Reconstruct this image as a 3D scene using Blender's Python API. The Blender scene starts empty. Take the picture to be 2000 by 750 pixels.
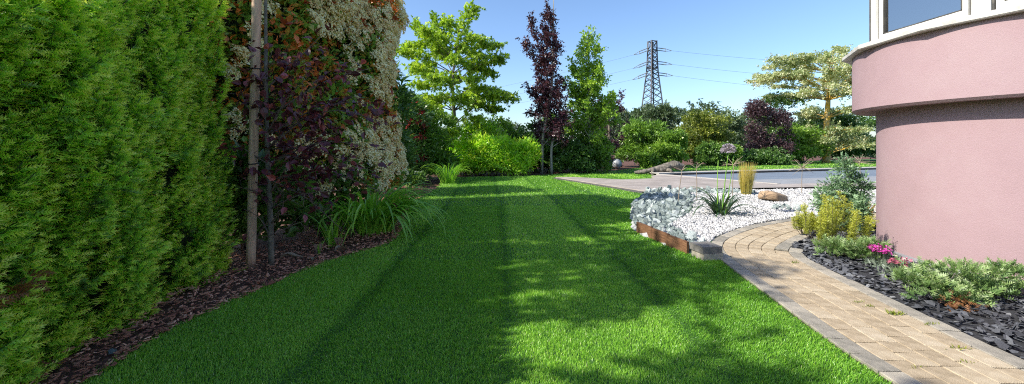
import bpy, math, random
import numpy as np
from mathutils import Vector, Matrix
random.seed(7); rng = np.random.default_rng(7)
R = math.radians
scene = bpy.context.scene
col = scene.collection

# ------------------------------------------------------------------ camera, sky, sun, exposure
F, HZ, CAMH = 750.0, 284.0, 1.5           # focal length and horizon in photo pixels, eye height
cam = bpy.data.cameras.new('camera'); camo = bpy.data.objects.new('camera', cam); col.objects.link(camo)
camo.location = (0, 0, CAMH); camo.rotation_euler = (R(90), 0, 0)
cam.sensor_width = 36; cam.lens = 36*F/2000; cam.shift_y = -(375-HZ)/2000
cam.clip_start = .05; cam.clip_end = 6000
scene.camera = camo

SUN_EL, SUN_BACK = 40.0, 16.0             # sun on the left, a little behind the camera
to_sun = Vector((-math.cos(R(SUN_BACK))*math.cos(R(SUN_EL)), -math.sin(R(SUN_BACK))*math.cos(R(SUN_EL)), math.sin(R(SUN_EL))))
world = bpy.data.worlds.new('World'); scene.world = world; world.use_nodes = True
wn = world.node_tree.nodes; wl = world.node_tree.links
sky = wn.new('ShaderNodeTexSky'); sky.sky_type = 'NISHITA'; sky.sun_disc = False
sky.sun_elevation = R(SUN_EL); sky.sun_rotation = math.atan2(to_sun.x, to_sun.y)
sky.air_density = 1.0; sky.dust_density = 1.2; sky.ozone_density = 5.0; sky.altitude = 50
wl.new(sky.outputs[0], wn['Background'].inputs[0]); wn['Background'].inputs[1].default_value = 0.082
sun = bpy.data.lights.new('sun', 'SUN'); sun.energy = 2.6; sun.angle = R(.53); sun.color = (1, .94, .84)
suno = bpy.data.objects.new('sun', sun); col.objects.link(suno)
suno.rotation_euler = to_sun.to_track_quat('Z', 'Y').to_euler()
scene.view_settings.view_transform = 'Standard'; scene.view_settings.look = 'None'
scene.view_settings.exposure = 1.6; scene.view_settings.gamma = 1.0
scene.render.engine = 'CYCLES'
scene.cycles.use_denoising = False; scene.cycles.filter_width = 1.1
scene.cycles.max_bounces = 8; scene.cycles.transparent_max_bounces = 8
scene.cycles.transmission_bounces = 5; scene.cycles.diffuse_bounces = 7; scene.cycles.glossy_bounces = 3
scene.cycles.caustics_reflective = False; scene.cycles.caustics_refractive = False

def G(px, py, z=0.0):
    "photo pixel of a point that stands at height z -> ground position"
    d = (py-HZ)/(CAMH-z)
    return np.array([(px-1000)/d, F/d, z])

# ------------------------------------------------------------------ helpers
def unit(a):
    a = np.asarray(a, float); return a/np.maximum(np.linalg.norm(a, axis=-1, keepdims=True), 1e-9)

def frames(d, roll=None):
    "rotation matrices (N,3,3): local Y -> d, local Z -> roughly up, turned by roll"
    d = unit(d); n = len(d)
    up = np.tile([0., 0., 1.], (n, 1)); bad = np.abs(d[:, 2]) > .97; up[bad] = [1., 0, 0]
    x = unit(np.cross(d, up)); z = np.cross(x, d)
    if roll is not None:
        c, s = np.cos(roll)[:, None], np.sin(roll)[:, None]
        x, z = x*c+z*s, z*c-x*s
    return np.stack([x, d, z], axis=2)

class MB:
    def __init__(s): s.V=[]; s.F=[]; s.A=[]; s.n=0
    def add(s, V, Fc, a=.5):
        V = np.asarray(V, float); Fc = np.asarray(Fc, int)
        s.V.append(V); s.F.append(Fc+s.n); s.n += len(V)
        s.A.append(np.broadcast_to(np.asarray(a, float), (len(V),)))
        return s
    def scatter(s, T, M, pos, scale, a):
        "T = (V,F,A) template; M (N,3,3); pos (N,3); scale (N,) or (N,3); a (N,) added to the template attribute"
        V, Fc, A = T; N = len(pos)
        if N == 0: return s
        sc = np.asarray(scale, float)
        if sc.ndim == 1: sc = np.repeat(sc[:, None], 3, 1)
        P = V[None]*sc[:, None, :]
        P = np.einsum('nij,nkj->nki', M, P)+pos[:, None, :]
        FF = (Fc[None]+(np.arange(N)*len(V))[:, None, None]).reshape(-1, Fc.shape[1])
        s.add(P.reshape(-1, 3), FF, (A[None]+np.asarray(a)[:, None]).reshape(-1)); return s
    def box(s, c, size, rotz=0, a=.5, taper=1.0):
        x, y, z = np.array(size)/2
        v = np.array([[-x,-y,-z],[x,-y,-z],[x,y,-z],[-x,y,-z],[-x,-y,z],[x,-y,z],[x,y,z],[-x,y,z]])
        v[4:, :2] *= taper
        cz, sz = math.cos(rotz), math.sin(rotz)
        v = np.stack([v[:,0]*cz-v[:,1]*sz, v[:,0]*sz+v[:,1]*cz, v[:,2]], 1)+np.array(c)
        return s.add(v, BOXF, a)
    def tube(s, P, rad, n=6, a=.5, cap=True):
        P = np.asarray(P, float); m = len(P); rad = np.broadcast_to(np.asarray(rad, float), (m,))
        t = unit(np.gradient(P, axis=0)); ref = np.array([1., 0, 0]) if abs(t[:, 0]).mean() < .7 else np.array([0, 1., 0])
        u = unit(np.cross(t, ref)); w = np.cross(t, u)
        ang = np.arange(n)*2*np.pi/n
        V = (P[:, None]+rad[:, None, None]*(u[:, None]*np.cos(ang)[None, :, None]+w[:, None]*np.sin(ang)[None, :, None])).reshape(-1, 3)
        i = np.arange(m-1)[:, None]*n; j = np.arange(n)[None]; k = (j+1) % n
        q = np.stack([i+j, i+k, i+n+k, i+n+j], -1).reshape(-1, 4)
        Fc = np.concatenate([q[:, [0, 1, 2]], q[:, [0, 2, 3]]])
        if cap:
            V = np.concatenate([V, P[:1], P[-1:]]); b = m*n
            j = np.arange(n); k = (j+1) % n
            Fc = np.concatenate([Fc, np.stack([k, j, np.full(n, b)], 1), np.stack([(m-1)*n+j, (m-1)*n+k, np.full(n, b+1)], 1)])
        return s.add(V, Fc, a)
    def bar(s, p, q, w, a=.5):
        p = np.array(p, float); q = np.array(q, float)
        return s.tube([p, q], w*.7, 4, a)
    def mesh(s, name, smooth=False):
        V = np.concatenate(s.V); Fc = np.concatenate(s.F); A = np.concatenate(s.A)
        me = bpy.data.meshes.new(name)
        me.vertices.add(len(V)); me.vertices.foreach_set('co', V.astype(np.float32).ravel())
        k = Fc.shape[1]
        me.loops.add(Fc.size); me.loops.foreach_set('vertex_index', Fc.astype(np.int32).ravel())
        me.polygons.add(len(Fc)); me.polygons.foreach_set('loop_start', np.arange(0, Fc.size, k, dtype=np.int32))
        me.polygons.foreach_set('use_smooth', np.full(len(Fc), bool(smooth)))
        at = me.attributes.new('rnd', 'FLOAT', 'POINT'); at.data.foreach_set('value', A.astype(np.float32))
        me.update(calc_edges=True); return me
    def build(s, name, mat, parent=None, smooth=False, loc=(0, 0, 0), kind=None):
        return obj(name, s.mesh(name, smooth), mat, parent, loc, kind)
BOXF = np.array([[0,2,1],[0,3,2],[4,5,6],[4,6,7],[0,1,5],[0,5,4],[1,2,6],[1,6,5],[2,3,7],[2,7,6],[3,0,4],[3,4,7]])

def obj(name, me, mat=None, parent=None, loc=(0, 0, 0), kind=None):
    if mat is not None and not me.materials: me.materials.append(mat)
    o = bpy.data.objects.new(name, me); o.location = loc
    if parent: o.parent = parent
    if kind: o['kind'] = kind
    col.objects.link(o); return o
def place(o, M3, pos, sc=1.0):
    m = Matrix([list(r) for r in np.asarray(M3)*sc]).to_4x4(); m.translation = Vector([float(v) for v in pos]); o.matrix_local = m
def tag(o, label, cat, group=None):
    o['label'] = label; o['category'] = cat
    if group: o['group'] = group
    return o
def thing(name, label, cat, loc=(0, 0, 0), group=None):
    o = bpy.data.objects.new(name, None); o.location = [float(v) for v in loc]; o.empty_display_size = .1
    col.objects.link(o); return tag(o, label, cat, group)

def wob(p, f, seed):
    "cheap smooth noise in about -1..1 at points p (N,3)"
    r = np.random.default_rng(seed); o = 0; p = np.atleast_2d(p)
    for k in range(5):
        d = r.normal(size=3); d /= np.linalg.norm(d); o = o+np.sin(p@d*f*(.6+.35*k)+r.uniform(0, 6.28))*(1-.12*k)
    return o/2.6
def smooth01(a, b, x): t = np.clip((x-a)/(b-a), 0, 1); return t*t*(3-2*t)
def inpoly(P, poly):
    x, y = P[:, 0], P[:, 1]; r = np.zeros(len(P), bool); n = len(poly)
    for i in range(n):
        (x1, y1), (x2, y2) = poly[i], poly[(i+1) % n]
        if y1 == y2: continue
        r ^= ((y1 > y) != (y2 > y)) & (x < (x2-x1)*(y-y1)/(y2-y1)+x1)
    return r
def spline(P, n):
    "Catmull-Rom through P, resampled evenly in n points"
    P = np.array(P, float); Q = np.concatenate([[2*P[0]-P[1]], P, [2*P[-1]-P[-2]]]); o = []
    for i in range(len(P)-1):
        p0, p1, p2, p3 = Q[i:i+4]
        for t in np.linspace(0, 1, 24, endpoint=False):
            o.append(.5*(2*p1+(p2-p0)*t+(2*p0-5*p1+4*p2-p3)*t*t+(3*p1-p0-3*p2+p3)*t**3))
    o.append(P[-1]); o = np.array(o); L = np.concatenate([[0], np.cumsum(np.linalg.norm(np.diff(o, axis=0), axis=1))])
    s = np.linspace(0, L[-1], n)
    return np.stack([np.interp(s, L, o[:, k]) for k in range(o.shape[1])], 1)

# ------------------------------------------------------------------ materials
def nmat(name):
    m = bpy.data.materials.new(name); m.use_nodes = True
    nt = m.node_tree; return m, nt.nodes, nt.links, nt.nodes['Principled BSDF']
def ramp(nodes, stops):
    r = nodes.new('ShaderNodeValToRGB'); e = r.color_ramp.elements
    while len(e) < len(stops): e.new(.5)
    for el, (p, c) in zip(e, stops): el.position = p; el.color = (*c, 1)
    return r
def leaf_mat(name, stops, trans=.3, rough=.5, by_object=False, spec=.6, tcol=1.3):
    m, n, l, b = nmat(name)
    a = n.new('ShaderNodeAttribute'); a.attribute_name = 'rnd'; val = a.outputs['Fac']
    if by_object:
        oi = n.new('ShaderNodeObjectInfo'); ad = n.new('ShaderNodeMath'); ad.operation = 'MULTIPLY_ADD'
        l.new(oi.outputs['Random'], ad.inputs[0]); ad.inputs[1].default_value = by_object; l.new(val, ad.inputs[2])
        sb = n.new('ShaderNodeMath'); sb.operation = 'SUBTRACT'; l.new(ad.outputs[0], sb.inputs[0]); sb.inputs[1].default_value = by_object/2
        val = sb.outputs[0]
    r = ramp(n, stops); l.new(val, r.inputs[0])
    l.new(r.outputs[0], b.inputs['Base Color']); b.inputs['Roughness'].default_value = rough*.8
    b.inputs['Specular IOR Level'].default_value = spec
    t = n.new('ShaderNodeBsdfTranslucent'); h = n.new('ShaderNodeMixRGB'); h.blend_type = 'MULTIPLY'; h.inputs[0].default_value = 1
    l.new(r.outputs[0], h.inputs[1]); h.inputs[2].default_value = (tcol, tcol*1.05, tcol*.6, 1); l.new(h.outputs[0], t.inputs[0])
    mx = n.new('ShaderNodeMixShader'); mx.inputs[0].default_value = trans
    l.new(b.outputs[0], mx.inputs[1]); l.new(t.outputs[0], mx.inputs[2]); l.new(mx.outputs[0], n['Material Output'].inputs[0])
    return m
def solid(name, stops, scale=6, rough=.7, bump=0, bscale=60, detail=6, metal=0, by_object=0, spec=.4, attr=0, coord='Object', stretch=None):
    m, n, l, b = nmat(name)
    tc = n.new('ShaderNodeTexCoord'); src = tc.outputs[coord]
    if stretch:
        mp = n.new('ShaderNodeMapping'); mp.inputs['Scale'].default_value = stretch; l.new(src, mp.inputs[0]); src = mp.outputs[0]
    nz = n.new('ShaderNodeTexNoise'); nz.inputs['Scale'].default_value = scale; nz.inputs['Detail'].default_value = detail; l.new(src, nz.inputs[0])
    nz.inputs['Roughness'].default_value = .65
    val = nz.outputs[0]
    def addv(val, out, k):
        ad = n.new('ShaderNodeMath'); ad.operation = 'MULTIPLY_ADD'; l.new(out, ad.inputs[0]); ad.inputs[1].default_value = k; l.new(val, ad.inputs[2])
        sb = n.new('ShaderNodeMath'); sb.operation = 'SUBTRACT'; l.new(ad.outputs[0], sb.inputs[0]); sb.inputs[1].default_value = k/2
        return sb.outputs[0]
    if by_object: val = addv(val, n.new('ShaderNodeObjectInfo').outputs['Random'], by_object)
    if attr:
        a = n.new('ShaderNodeAttribute'); a.attribute_name = 'rnd'; val = addv(val, a.outputs['Fac'], attr)
    r = ramp(n, stops); l.new(val, r.inputs[0]); l.new(r.outputs[0], b.inputs['Base Color'])
    b.inputs['Roughness'].default_value = rough; b.inputs['Metallic'].default_value = metal; b.inputs['Specular IOR Level'].default_value = spec
    if bump:
        n2 = n.new('ShaderNodeTexNoise'); n2.inputs['Scale'].default_value = bscale; n2.inputs['Detail'].default_value = 5; l.new(src, n2.inputs[0])
        bp = n.new('ShaderNodeBump'); bp.inputs['Strength'].default_value = bump; bp.inputs['Distance'].default_value = .02
        l.new(n2.outputs[0], bp.inputs['Height']); l.new(bp.outputs[0], b.inputs['Normal'])
    return m

M = {}
M['ground'] = solid('ground', [(.3, (.05, .075, .02)), (.55, (.09, .12, .035)), (.75, (.16, .16, .06))], .08, .95, .5, 6)
M['soil'] = solid('soil', [(.3, (0.058, 0.026, 0.017)), (.55, (0.124, 0.057, 0.037)), (.75, (0.221, 0.105, 0.068))], 14, .95, .8, 40)
M['turf'] = solid('turf', [(.3, (0.021, 0.066, 0.012)), (.6, (0.046, 0.130, 0.019)), (.8, (0.091, 0.140, 0.037))], 9, .95, .6, 70)
M['deck'] = solid('deck', [(.3, (0.224, 0.193, 0.168)), (.55, (0.331, 0.286, 0.253)), (.75, (0.411, 0.367, 0.328))], 1.2, .8, .2, 30, 8)
M['deck_edge'] = solid('deck_edge', [(.3, (.05, .05, .05)), (.7, (.13, .125, .12))], 12, .85, .6, 30)
M['coping'] = solid('coping', [(.3, (0.370, 0.340, 0.303)), (.7, (0.459, 0.429, 0.385))], 3, .7, .15, 40)
M['pool_dark'] = solid('pool_dark', [(.3, (0.128, 0.088, 0.072)), (.7, (0.240, 0.176, 0.144))], 4, .8)
M['pool_cover'] = solid('pool_cover', [(.3, (0.127, 0.156, 0.195)), (.7, (0.177, 0.209, 0.249))], .7, .75, .1, 20)
M['pale_paving'] = solid('pale_paving', [(.3, (0.211, 0.218, 0.226)), (.7, (0.281, 0.289, 0.296))], 1.5, .8, .15, 30)
M['plaster'] = solid('plaster', [(.25, (0.301, 0.207, 0.215)), (.5, (0.341, 0.235, 0.245)), (.75, (0.367, 0.268, 0.273))], 1.1, .92, .2, 95, 9, spec=.15)
M['white_frame'] = solid('white_frame', [(.3, (0.561, 0.544, 0.493)), (.7, (0.663, 0.646, 0.595))], 3, .45, .05, 20)
M['eave'] = solid('eave', [(.25, (0.289, 0.264, 0.230)), (.5, (0.510, 0.480, 0.433)), (.75, (0.595, 0.570, 0.518))], 4, .6, .15, 30, 8)
M['seal'] = solid('seal', [(.3, (.03, .03, .028)), (.7, (.12, .11, .09))], 8, .6)
M['skirting'] = solid('skirting', [(.3, (.20, .195, .21)), (.7, (.33, .32, .335))], 3, .45, .05, 30, metal=.2)
M['room'] = solid('room', [(.3, (.45, .45, .48)), (.7, (.55, .55, .58))], 2, .9)
M['curtain'] = solid('curtain', [(.3, (.62, .66, .74)), (.7, (.76, .79, .85))], 3, .9)
M['curtain_mauve'] = solid('curtain_mauve', [(.3, (.33, .25, .36)), (.7, (.45, .36, .46))], 3, .9)
M['paver'] = solid('paver', [(.2, (0.253, 0.197, 0.125)), (.45, (0.389, 0.311, 0.211)), (.6, (0.447, 0.368, 0.256)), (.8, (0.527, 0.449, 0.331))], 9, .9, .5, 160, 9, by_object=.26, spec=.2)
M['kerb'] = solid('kerb', [(.2, (0.189, 0.176, 0.146)), (.5, (0.308, 0.281, 0.232)), (.8, (0.440, 0.393, 0.312))], 11, .9, .5, 160, 9, by_object=.34, spec=.2)
M['sand'] = solid('sand', [(.3, (.035, .032, .02)), (.5, (.075, .06, .04)), (.7, (.06, .075, .025))], 20, .95, .6, 120)
M['block'] = solid('block', [(.25, (0.085, 0.085, 0.081)), (.5, (0.162, 0.153, 0.140)), (.8, (0.255, 0.230, 0.187))], 10, .9, .6, 90, 8)
M['timber'] = solid('timber', [(.25, (.055, .025, .012)), (.5, (.15, .07, .032)), (.8, (.26, .14, .07))], 5, .8, .5, 30, 8, by_object=.2, stretch=(1, 1, 9))
M['stake'] = solid('stake', [(.25, (0.323, 0.197, 0.124)), (.5, (0.585, 0.384, 0.255)), (.8, (0.807, 0.564, 0.388))], 7, .85, .5, 26, 8, stretch=(3.5, 3.5, .35))
M['bark'] = solid('bark', [(.25, (0.063, 0.053, 0.042)), (.5, (0.154, 0.133, 0.105)), (.8, (0.280, 0.252, 0.196))], 14, .9, .7, 40, 8)
M['bark_pale'] = solid('bark_pale', [(.25, (.16, .15, .13)), (.5, (.28, .26, .22)), (.8, (.38, .36, .31))], 8, .9, .5, 30, 8)
M['bark_lichen'] = solid('bark_lichen', [(.3, (0.286, 0.275, 0.220)), (.46, (0.495, 0.374, 0.160)), (.6, (0.682, 0.396, 0.030)), (.8, (0.770, 0.495, 0.050))], 3.2, .9, .6, 20, 8)
M['twig'] = solid('twig', [(.3, (0.090, 0.060, 0.045)), (.7, (0.225, 0.165, 0.128))], 20, .85)
M['rock'] = solid('rock', [(.2, (0.112, 0.145, 0.135)), (.45, (0.252, 0.297, 0.280)), (.6, (0.374, 0.424, 0.406)), (.8, (0.580, 0.616, 0.601))], 7, .85, .7, 22, 8, by_object=.5)
M['pebble'] = solid('pebble', [(.25, (0.363, 0.355, 0.347)), (.5, (0.488, 0.482, 0.471)), (.75, (0.559, 0.552, 0.542))], 3, .8, .2, 60, attr=.55)
M['pebble_bed'] = solid('pebble_bed', [(.3, (0.292, 0.292, 0.288)), (.7, (0.470, 0.470, 0.466))], 40, .9, .8, 45)
M['slate'] = solid('slate', [(.2, (0.025, 0.026, 0.031)), (.5, (0.066, 0.069, 0.079)), (.75, (0.135, 0.140, 0.151)), (.9, (0.224, 0.224, 0.224))], 9, .6, .5, 40, 8, by_object=.45, attr=.5)
M['slate_bed'] = solid('slate_bed', [(.3, (.012, .012, .014)), (.7, (.045, .046, .05))], 30, .9, .8, 50)
M['chip'] = solid('chip', [(.15, (0.145, 0.057, 0.036)), (.42, (0.304, 0.121, 0.074)), (.65, (0.493, 0.218, 0.137)), (.9, (0.850, 0.483, 0.326))], 14, .85, .5, 50, 6, by_object=.5, attr=.5)
M['boulder'] = solid('boulder', [(.25, (0.240, 0.152, 0.088)), (.5, (0.360, 0.248, 0.152)), (.8, (0.448, 0.336, 0.224))], 5, .9, .6, 16, 8)
M['globe'] = solid('globe', [(.3, (0.277, 0.292, 0.314)), (.7, (0.359, 0.367, 0.377))], 6, .3, .03, 30)
M['sculpture'] = solid('sculpture', [(.25, (0.038, 0.032, 0.026)), (.45, (0.120, 0.105, 0.086)), (.62, (0.225, 0.199, 0.165)), (.8, (0.345, 0.315, 0.270))], 7, .9, 1, 9, 10)
M['steel'] = solid('steel', [(.3, (0.055, 0.055, 0.063)), (.7, (0.094, 0.094, 0.105))], .3, .6, metal=.3)
M['insulator'] = solid('insulator', [(.3, (.16, .18, .20)), (.7, (.25, .27, .29))], 1, .4)
M['wire'] = solid('wire', [(.3, (.11, .12, .14)), (.7, (.18, .19, .21))], 1, .5, metal=.3)
M['tie'] = solid('tie', [(.3, (.012, .012, .012)), (.7, (.03, .03, .03))], 10, .6)
M['paper'] = solid('paper', [(.3, (.72, .72, .70)), (.7, (.8, .8, .78))], 3, .9)
M['ink'] = solid('ink', [(.3, (.10, .09, .08)), (.7, (.16, .15, .13))], 3, .9)

M['grass'] = leaf_mat('grass', [(.0, (0.099, 0.254, 0.030)), (.4, (0.201, 0.444, 0.037)), (.7, (0.376, 0.639, 0.067)), (.92, (0.620, 0.804, 0.129)), (1, (0.850, 0.833, 0.443))], .35, .5, spec=.6)
M['yew'] = leaf_mat('yew', [(.0, (0.062, 0.124, 0.025)), (.35, (0.139, 0.311, 0.044)), (.62, (0.427, 0.746, 0.068)), (.85, (0.759, 0.850, 0.108)), (1, (0.759, 0.850, 0.188))], .35, .55, by_object=.28)
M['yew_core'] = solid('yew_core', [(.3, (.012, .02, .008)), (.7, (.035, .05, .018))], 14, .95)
M['yew_brown'] = leaf_mat('yew_brown', [(.0, (0.120, 0.043, 0.015)), (1, (0.270, 0.119, 0.040))], .2, .7)
M['photinia'] = leaf_mat('photinia', [(.0, (0.051, 0.109, 0.028)), (.45, (0.144, 0.290, 0.050)), (.66, (0.286, 0.471, 0.068)), (.8, (0.697, 0.254, 0.061)), (.92, (0.850, 0.198, 0.061)), (1, (0.850, 0.362, 0.135))], .3, .4, by_object=False)
M['photinia_red'] = leaf_mat('photinia_red', [(.0, (0.343, 0.072, 0.029)), (.5, (0.486, 0.108, 0.040)), (1, (0.601, 0.200, 0.079))], .35, .4, by_object=.5)
M['cream'] = leaf_mat('cream', [(.0, (0.437, 0.289, 0.113)), (.35, (0.850, 0.593, 0.283)), (.7, (0.850, 0.817, 0.433)), (1, (0.850, 0.825, 0.565))], .2, .8, by_object=.3, tcol=1.0)
M['purple_leaf'] = leaf_mat('purple_leaf', [(.0, (0.069, 0.018, 0.025)), (.5, (0.186, 0.046, 0.059)), (.85, (0.376, 0.086, 0.088)), (1, (0.612, 0.125, 0.079))], .25, .42, by_object=.8)
M['lime'] = leaf_mat('lime', [(.0, (0.166, 0.350, 0.025)), (.5, (0.420, 0.701, 0.042)), (1, (0.850, 0.850, 0.084))], .35, .5)
M['oak'] = leaf_mat('oak', [(.0, (0.134, 0.240, 0.020)), (.5, (0.334, 0.482, 0.036)), (1, (0.728, 0.793, 0.072))], .4, .5)
M['beech_purple'] = leaf_mat('beech_purple', [(.0, (0.027, 0.012, 0.018)), (.5, (0.075, 0.027, 0.039)), (.85, (0.150, 0.045, 0.060)), (1, (0.300, 0.068, 0.060))], .25, .35, spec=.5)
M['column_green'] = leaf_mat('column_green', [(.0, (0.101, 0.204, 0.020)), (.5, (0.247, 0.407, 0.034)), (1, (0.516, 0.629, 0.068))], .35, .5)
M['dark_green'] = leaf_mat('dark_green', [(.0, (0.041, 0.089, 0.022)), (.5, (0.095, 0.194, 0.038)), (1, (0.224, 0.365, 0.064))], .3, .45)
M['mid_green'] = leaf_mat('mid_green', [(.0, (0.069, 0.144, 0.018)), (.5, (0.161, 0.299, 0.035)), (1, (0.343, 0.502, 0.064))], .35, .5)
M['olive'] = leaf_mat('olive', [(.0, (0.074, 0.117, 0.018)), (.5, (0.196, 0.241, 0.035)), (1, (0.390, 0.385, 0.062))], .35, .5)
M['plum'] = leaf_mat('plum', [(.0, (0.028, 0.017, 0.020)), (.5, (0.077, 0.039, 0.048)), (1, (0.182, 0.098, 0.098))], .25, .45)
M['far_green'] = leaf_mat('far_green', [(.0, (.05, .085, .04)), (.5, (.10, .15, .065)), (1, (.17, .22, .10))], .3, .6)
M['variegated'] = leaf_mat('variegated', [(.0, (0.154, 0.225, 0.076)), (.4, (0.385, 0.441, 0.201)), (.75, (0.719, 0.692, 0.465)), (1, (0.719, 0.750, 0.652))], .35, .55)
M['red_leaf'] = leaf_mat('red_leaf', [(.0, (0.130, 0.010, 0.016)), (.5, (0.312, 0.021, 0.026)), (1, (0.520, 0.065, 0.039))], .3, .5)
M['strap'] = leaf_mat('strap', [(.0, (0.113, 0.273, 0.028)), (.5, (0.244, 0.513, 0.046)), (1, (0.523, 0.801, 0.105))], .3, .4, by_object=.6)
M['strap_dark'] = leaf_mat('strap_dark', [(.0, (0.018, 0.046, 0.016)), (.5, (0.039, 0.091, 0.026)), (1, (0.091, 0.156, 0.039))], .2, .4, by_object=.6)
M['straw'] = leaf_mat('straw', [(.0, (0.378, 0.390, 0.078)), (.5, (0.648, 0.559, 0.156)), (1, (0.850, 0.728, 0.364))], .35, .7)
M['dry'] = leaf_mat('dry', [(.0, (.17, .12, .085)), (1, (.36, .29, .19))], .1, .8)
M['lilac'] = leaf_mat('lilac', [(.0, (0.306, 0.255, 0.323)), (1, (0.510, 0.459, 0.527))], .3, .7)
M['juniper'] = leaf_mat('juniper', [(.0, (0.068, 0.139, 0.073)), (.5, (0.169, 0.293, 0.146)), (1, (0.406, 0.552, 0.293))], .25, .6)
M['juniper_low'] = leaf_mat('juniper_low', [(.0, (0.042, 0.090, 0.030)), (.5, (0.120, 0.216, 0.060)), (.85, (0.252, 0.360, 0.120)), (1, (0.384, 0.456, 0.240))], .25, .6)
M['heather'] = leaf_mat('heather', [(.0, (0.109, 0.129, 0.018)), (.5, (0.328, 0.359, 0.036)), (1, (0.624, 0.604, 0.072))], .3, .6)
M['carex'] = leaf_mat('carex', [(.0, (.16, .10, .02)), (.5, (.33, .22, .03)), (1, (.36, .34, .06))], .3, .6)
M['pink_bright'] = leaf_mat('pink_bright', [(.0, (0.450, 0.018, 0.270)), (1, (0.702, 0.072, 0.468))], .3, .6)
M['pink_dusty'] = leaf_mat('pink_dusty', [(.0, (0.414, 0.063, 0.153)), (1, (0.612, 0.198, 0.288))], .3, .6)
M['glaucous'] = leaf_mat('glaucous', [(.0, (.10, .14, .10)), (1, (.22, .27, .19))], .2, .6)
M['dead_fan'] = leaf_mat('dead_fan', [(.0, (.24, .12, .10)), (1, (.44, .28, .20))], .2, .8)
m, n, l, b = nmat('glass')
b.inputs['Base Color'].default_value = (.75, .82, .88, 1); b.inputs['Roughness'].default_value = .02; b.inputs['Metallic'].default_value = 0
tr = n.new('ShaderNodeBsdfTransparent'); tr.inputs[0].default_value = (.78, .84, .90, 1)
gl = n.new('ShaderNodeBsdfGlossy'); gl.inputs['Roughness'].default_value = .02
fr = n.new('ShaderNodeFresnel'); fr.inputs[0].default_value = 1.55
mx = n.new('ShaderNodeMixShader'); fa = n.new('ShaderNodeMath'); fa.inputs[1].default_value = .45; l.new(fr.outputs[0], fa.inputs[0]); l.new(fa.outputs[0], mx.inputs[0]); l.new(tr.outputs[0], mx.inputs[1]); l.new(gl.outputs[0], mx.inputs[2])
l.new(mx.outputs[0], n['Material Output'].inputs[0]); M['glass'] = m

# ------------------------------------------------------------------ leaf templates (V, F, A); Y is the growth axis, Z the upper face
def T(V, Fc, A=None):
    V = np.array(V, float); return V, np.array(Fc, int), np.zeros(len(V)) if A is None else np.array(A, float)
LEAF = T([[0,0,0],[-.27,.42,.06],[0,.48,-.02],[.27,.42,.06],[0,1,-.12]], [[0,2,1],[0,3,2],[1,2,4],[2,3,4]], [0,.02,-.03,.02,.03])
LEAF2 = T([[0,0,0],[-.30,.45,.07],[.30,.45,.03],[0,1,-.08]], [[0,2,1],[1,2,3]])
NARROW = T([[0,0,0],[-.12,.4,.03],[.12,.4,.03],[0,1,-.16]], [[0,2,1],[1,2,3]])
BROAD = T([[0,0,0],[-.25,.22,.07],[-.30,.52,.06],[0,.5,-.05],[.25,.22,.07],[.30,.52,.06],[0,1,-.2]],
          [[0,3,1],[1,3,2],[2,3,6],[0,4,3],[4,5,3],[5,6,3]], [0,.03,0,-.05,.03,0,.02])
def lobed():
    V = [[0,0,0]]; A=[0]; Fc=[]
    for k, (a, r) in enumerate([(-1.0,.62),(-.38,.5),(0,1.),(.38,.5),(1.0,.62)]):
        V.append([math.sin(a)*r, math.cos(a)*r*.95, -.1*r*r+.03*(k%2)])
        if k: Fc.append([0, k, k+1][::-1])
    return T(V, Fc)
LOBED = lobed()
def cluster(n, seed, leaf=LEAF2, spread=1.0, size=.45):
    "a twig end of n leaves in a loose whorl, about one unit long"
    r = np.random.default_rng(seed); mb = MB()
    t = r.uniform(.1, 1, n); d = r.normal(size=(n, 3))*.75*spread; d[:, 1] += .55
    pos = np.stack([r.normal(0, .10, n), t*.8, r.normal(0, .07, n)], 1)
    mb.scatter(leaf, frames(unit(d), r.uniform(-1.2, 1.2, n)), pos, size*r.uniform(.7, 1.2, n), r.normal(0, .08, n)+(t-.5)*.16)
    return np.concatenate(mb.V), np.concatenate(mb.F), np.concatenate(mb.A)

def sph(n):
    v = rng.normal(size=(n, 3)); return unit(v)

# ------------------------------------------------------------------ ground sheets
def sheet(name, poly, z, mat, kind='structure', parent=None, hfun=None):
    import bmesh
    bm = bmesh.new(); vs = [bm.verts.new((p[0], p[1], z)) for p in poly]; f = bm.faces.new(vs)
    if f.normal.z < 0: f.normal_flip()
    bmesh.ops.triangulate(bm, faces=bm.faces[:])
    me = bpy.data.meshes.new(name); bm.to_mesh(me); bm.free()
    return obj(name, me, mat, parent, kind=kind)
S = 2500
sheet('ground', [(-S,-S),(S,-S),(S,S),(-S,S)], -.06, M['ground'])

LAWN_L = spline([(-2.75,-3),(-2.72,1.2),(-2.70,2.42),(-2.80,3.05),(-2.62,4.1),(-2.38,5.0),(-1.96,5.8),(-1.94,6.4),(-2.25,8),(-2.62,10),(-2.66,13.6),(-2.9,16.2),(-2.8,17.9)], 70)
LAWN_FAR = [(-1.2,18.5),(1.25,19.0),(3.0,20.4),(5.2,22.0),(7.2,24.0),(9.6,27.0),(14,30.0),(20,33),(30,38),(44,44)]
LAWN = [tuple(p) for p in LAWN_L]+LAWN_FAR+[(44,14),(20,9),(9,8.6),(3.4,6),(2.9,5.4),(2.62,4.4),(2.5,3.5),(2.42,2.8),(2.40,1),(2.40,-3)]
sheet('lawn', LAWN, 0.0, M['turf'])
# planting soil round the back of the lawn
sheet('border_soil', [(-7,12),(-2.4,12),(-2.4,17),(-1,18),(3,20),(9,26),(20,32.5),(46,44),(46,60),(-7,60)], -.03, M['soil'])
BARK_BED = [(-2.3,-3),(-2.3,4.6),(-1.5,5.6),(-1.5,6.6),(-2.2,9.8),(-2.2,13),(-7,13),(-7,-3)]
sheet('bark_bed', BARK_BED, -.012, M['soil'])

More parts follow.
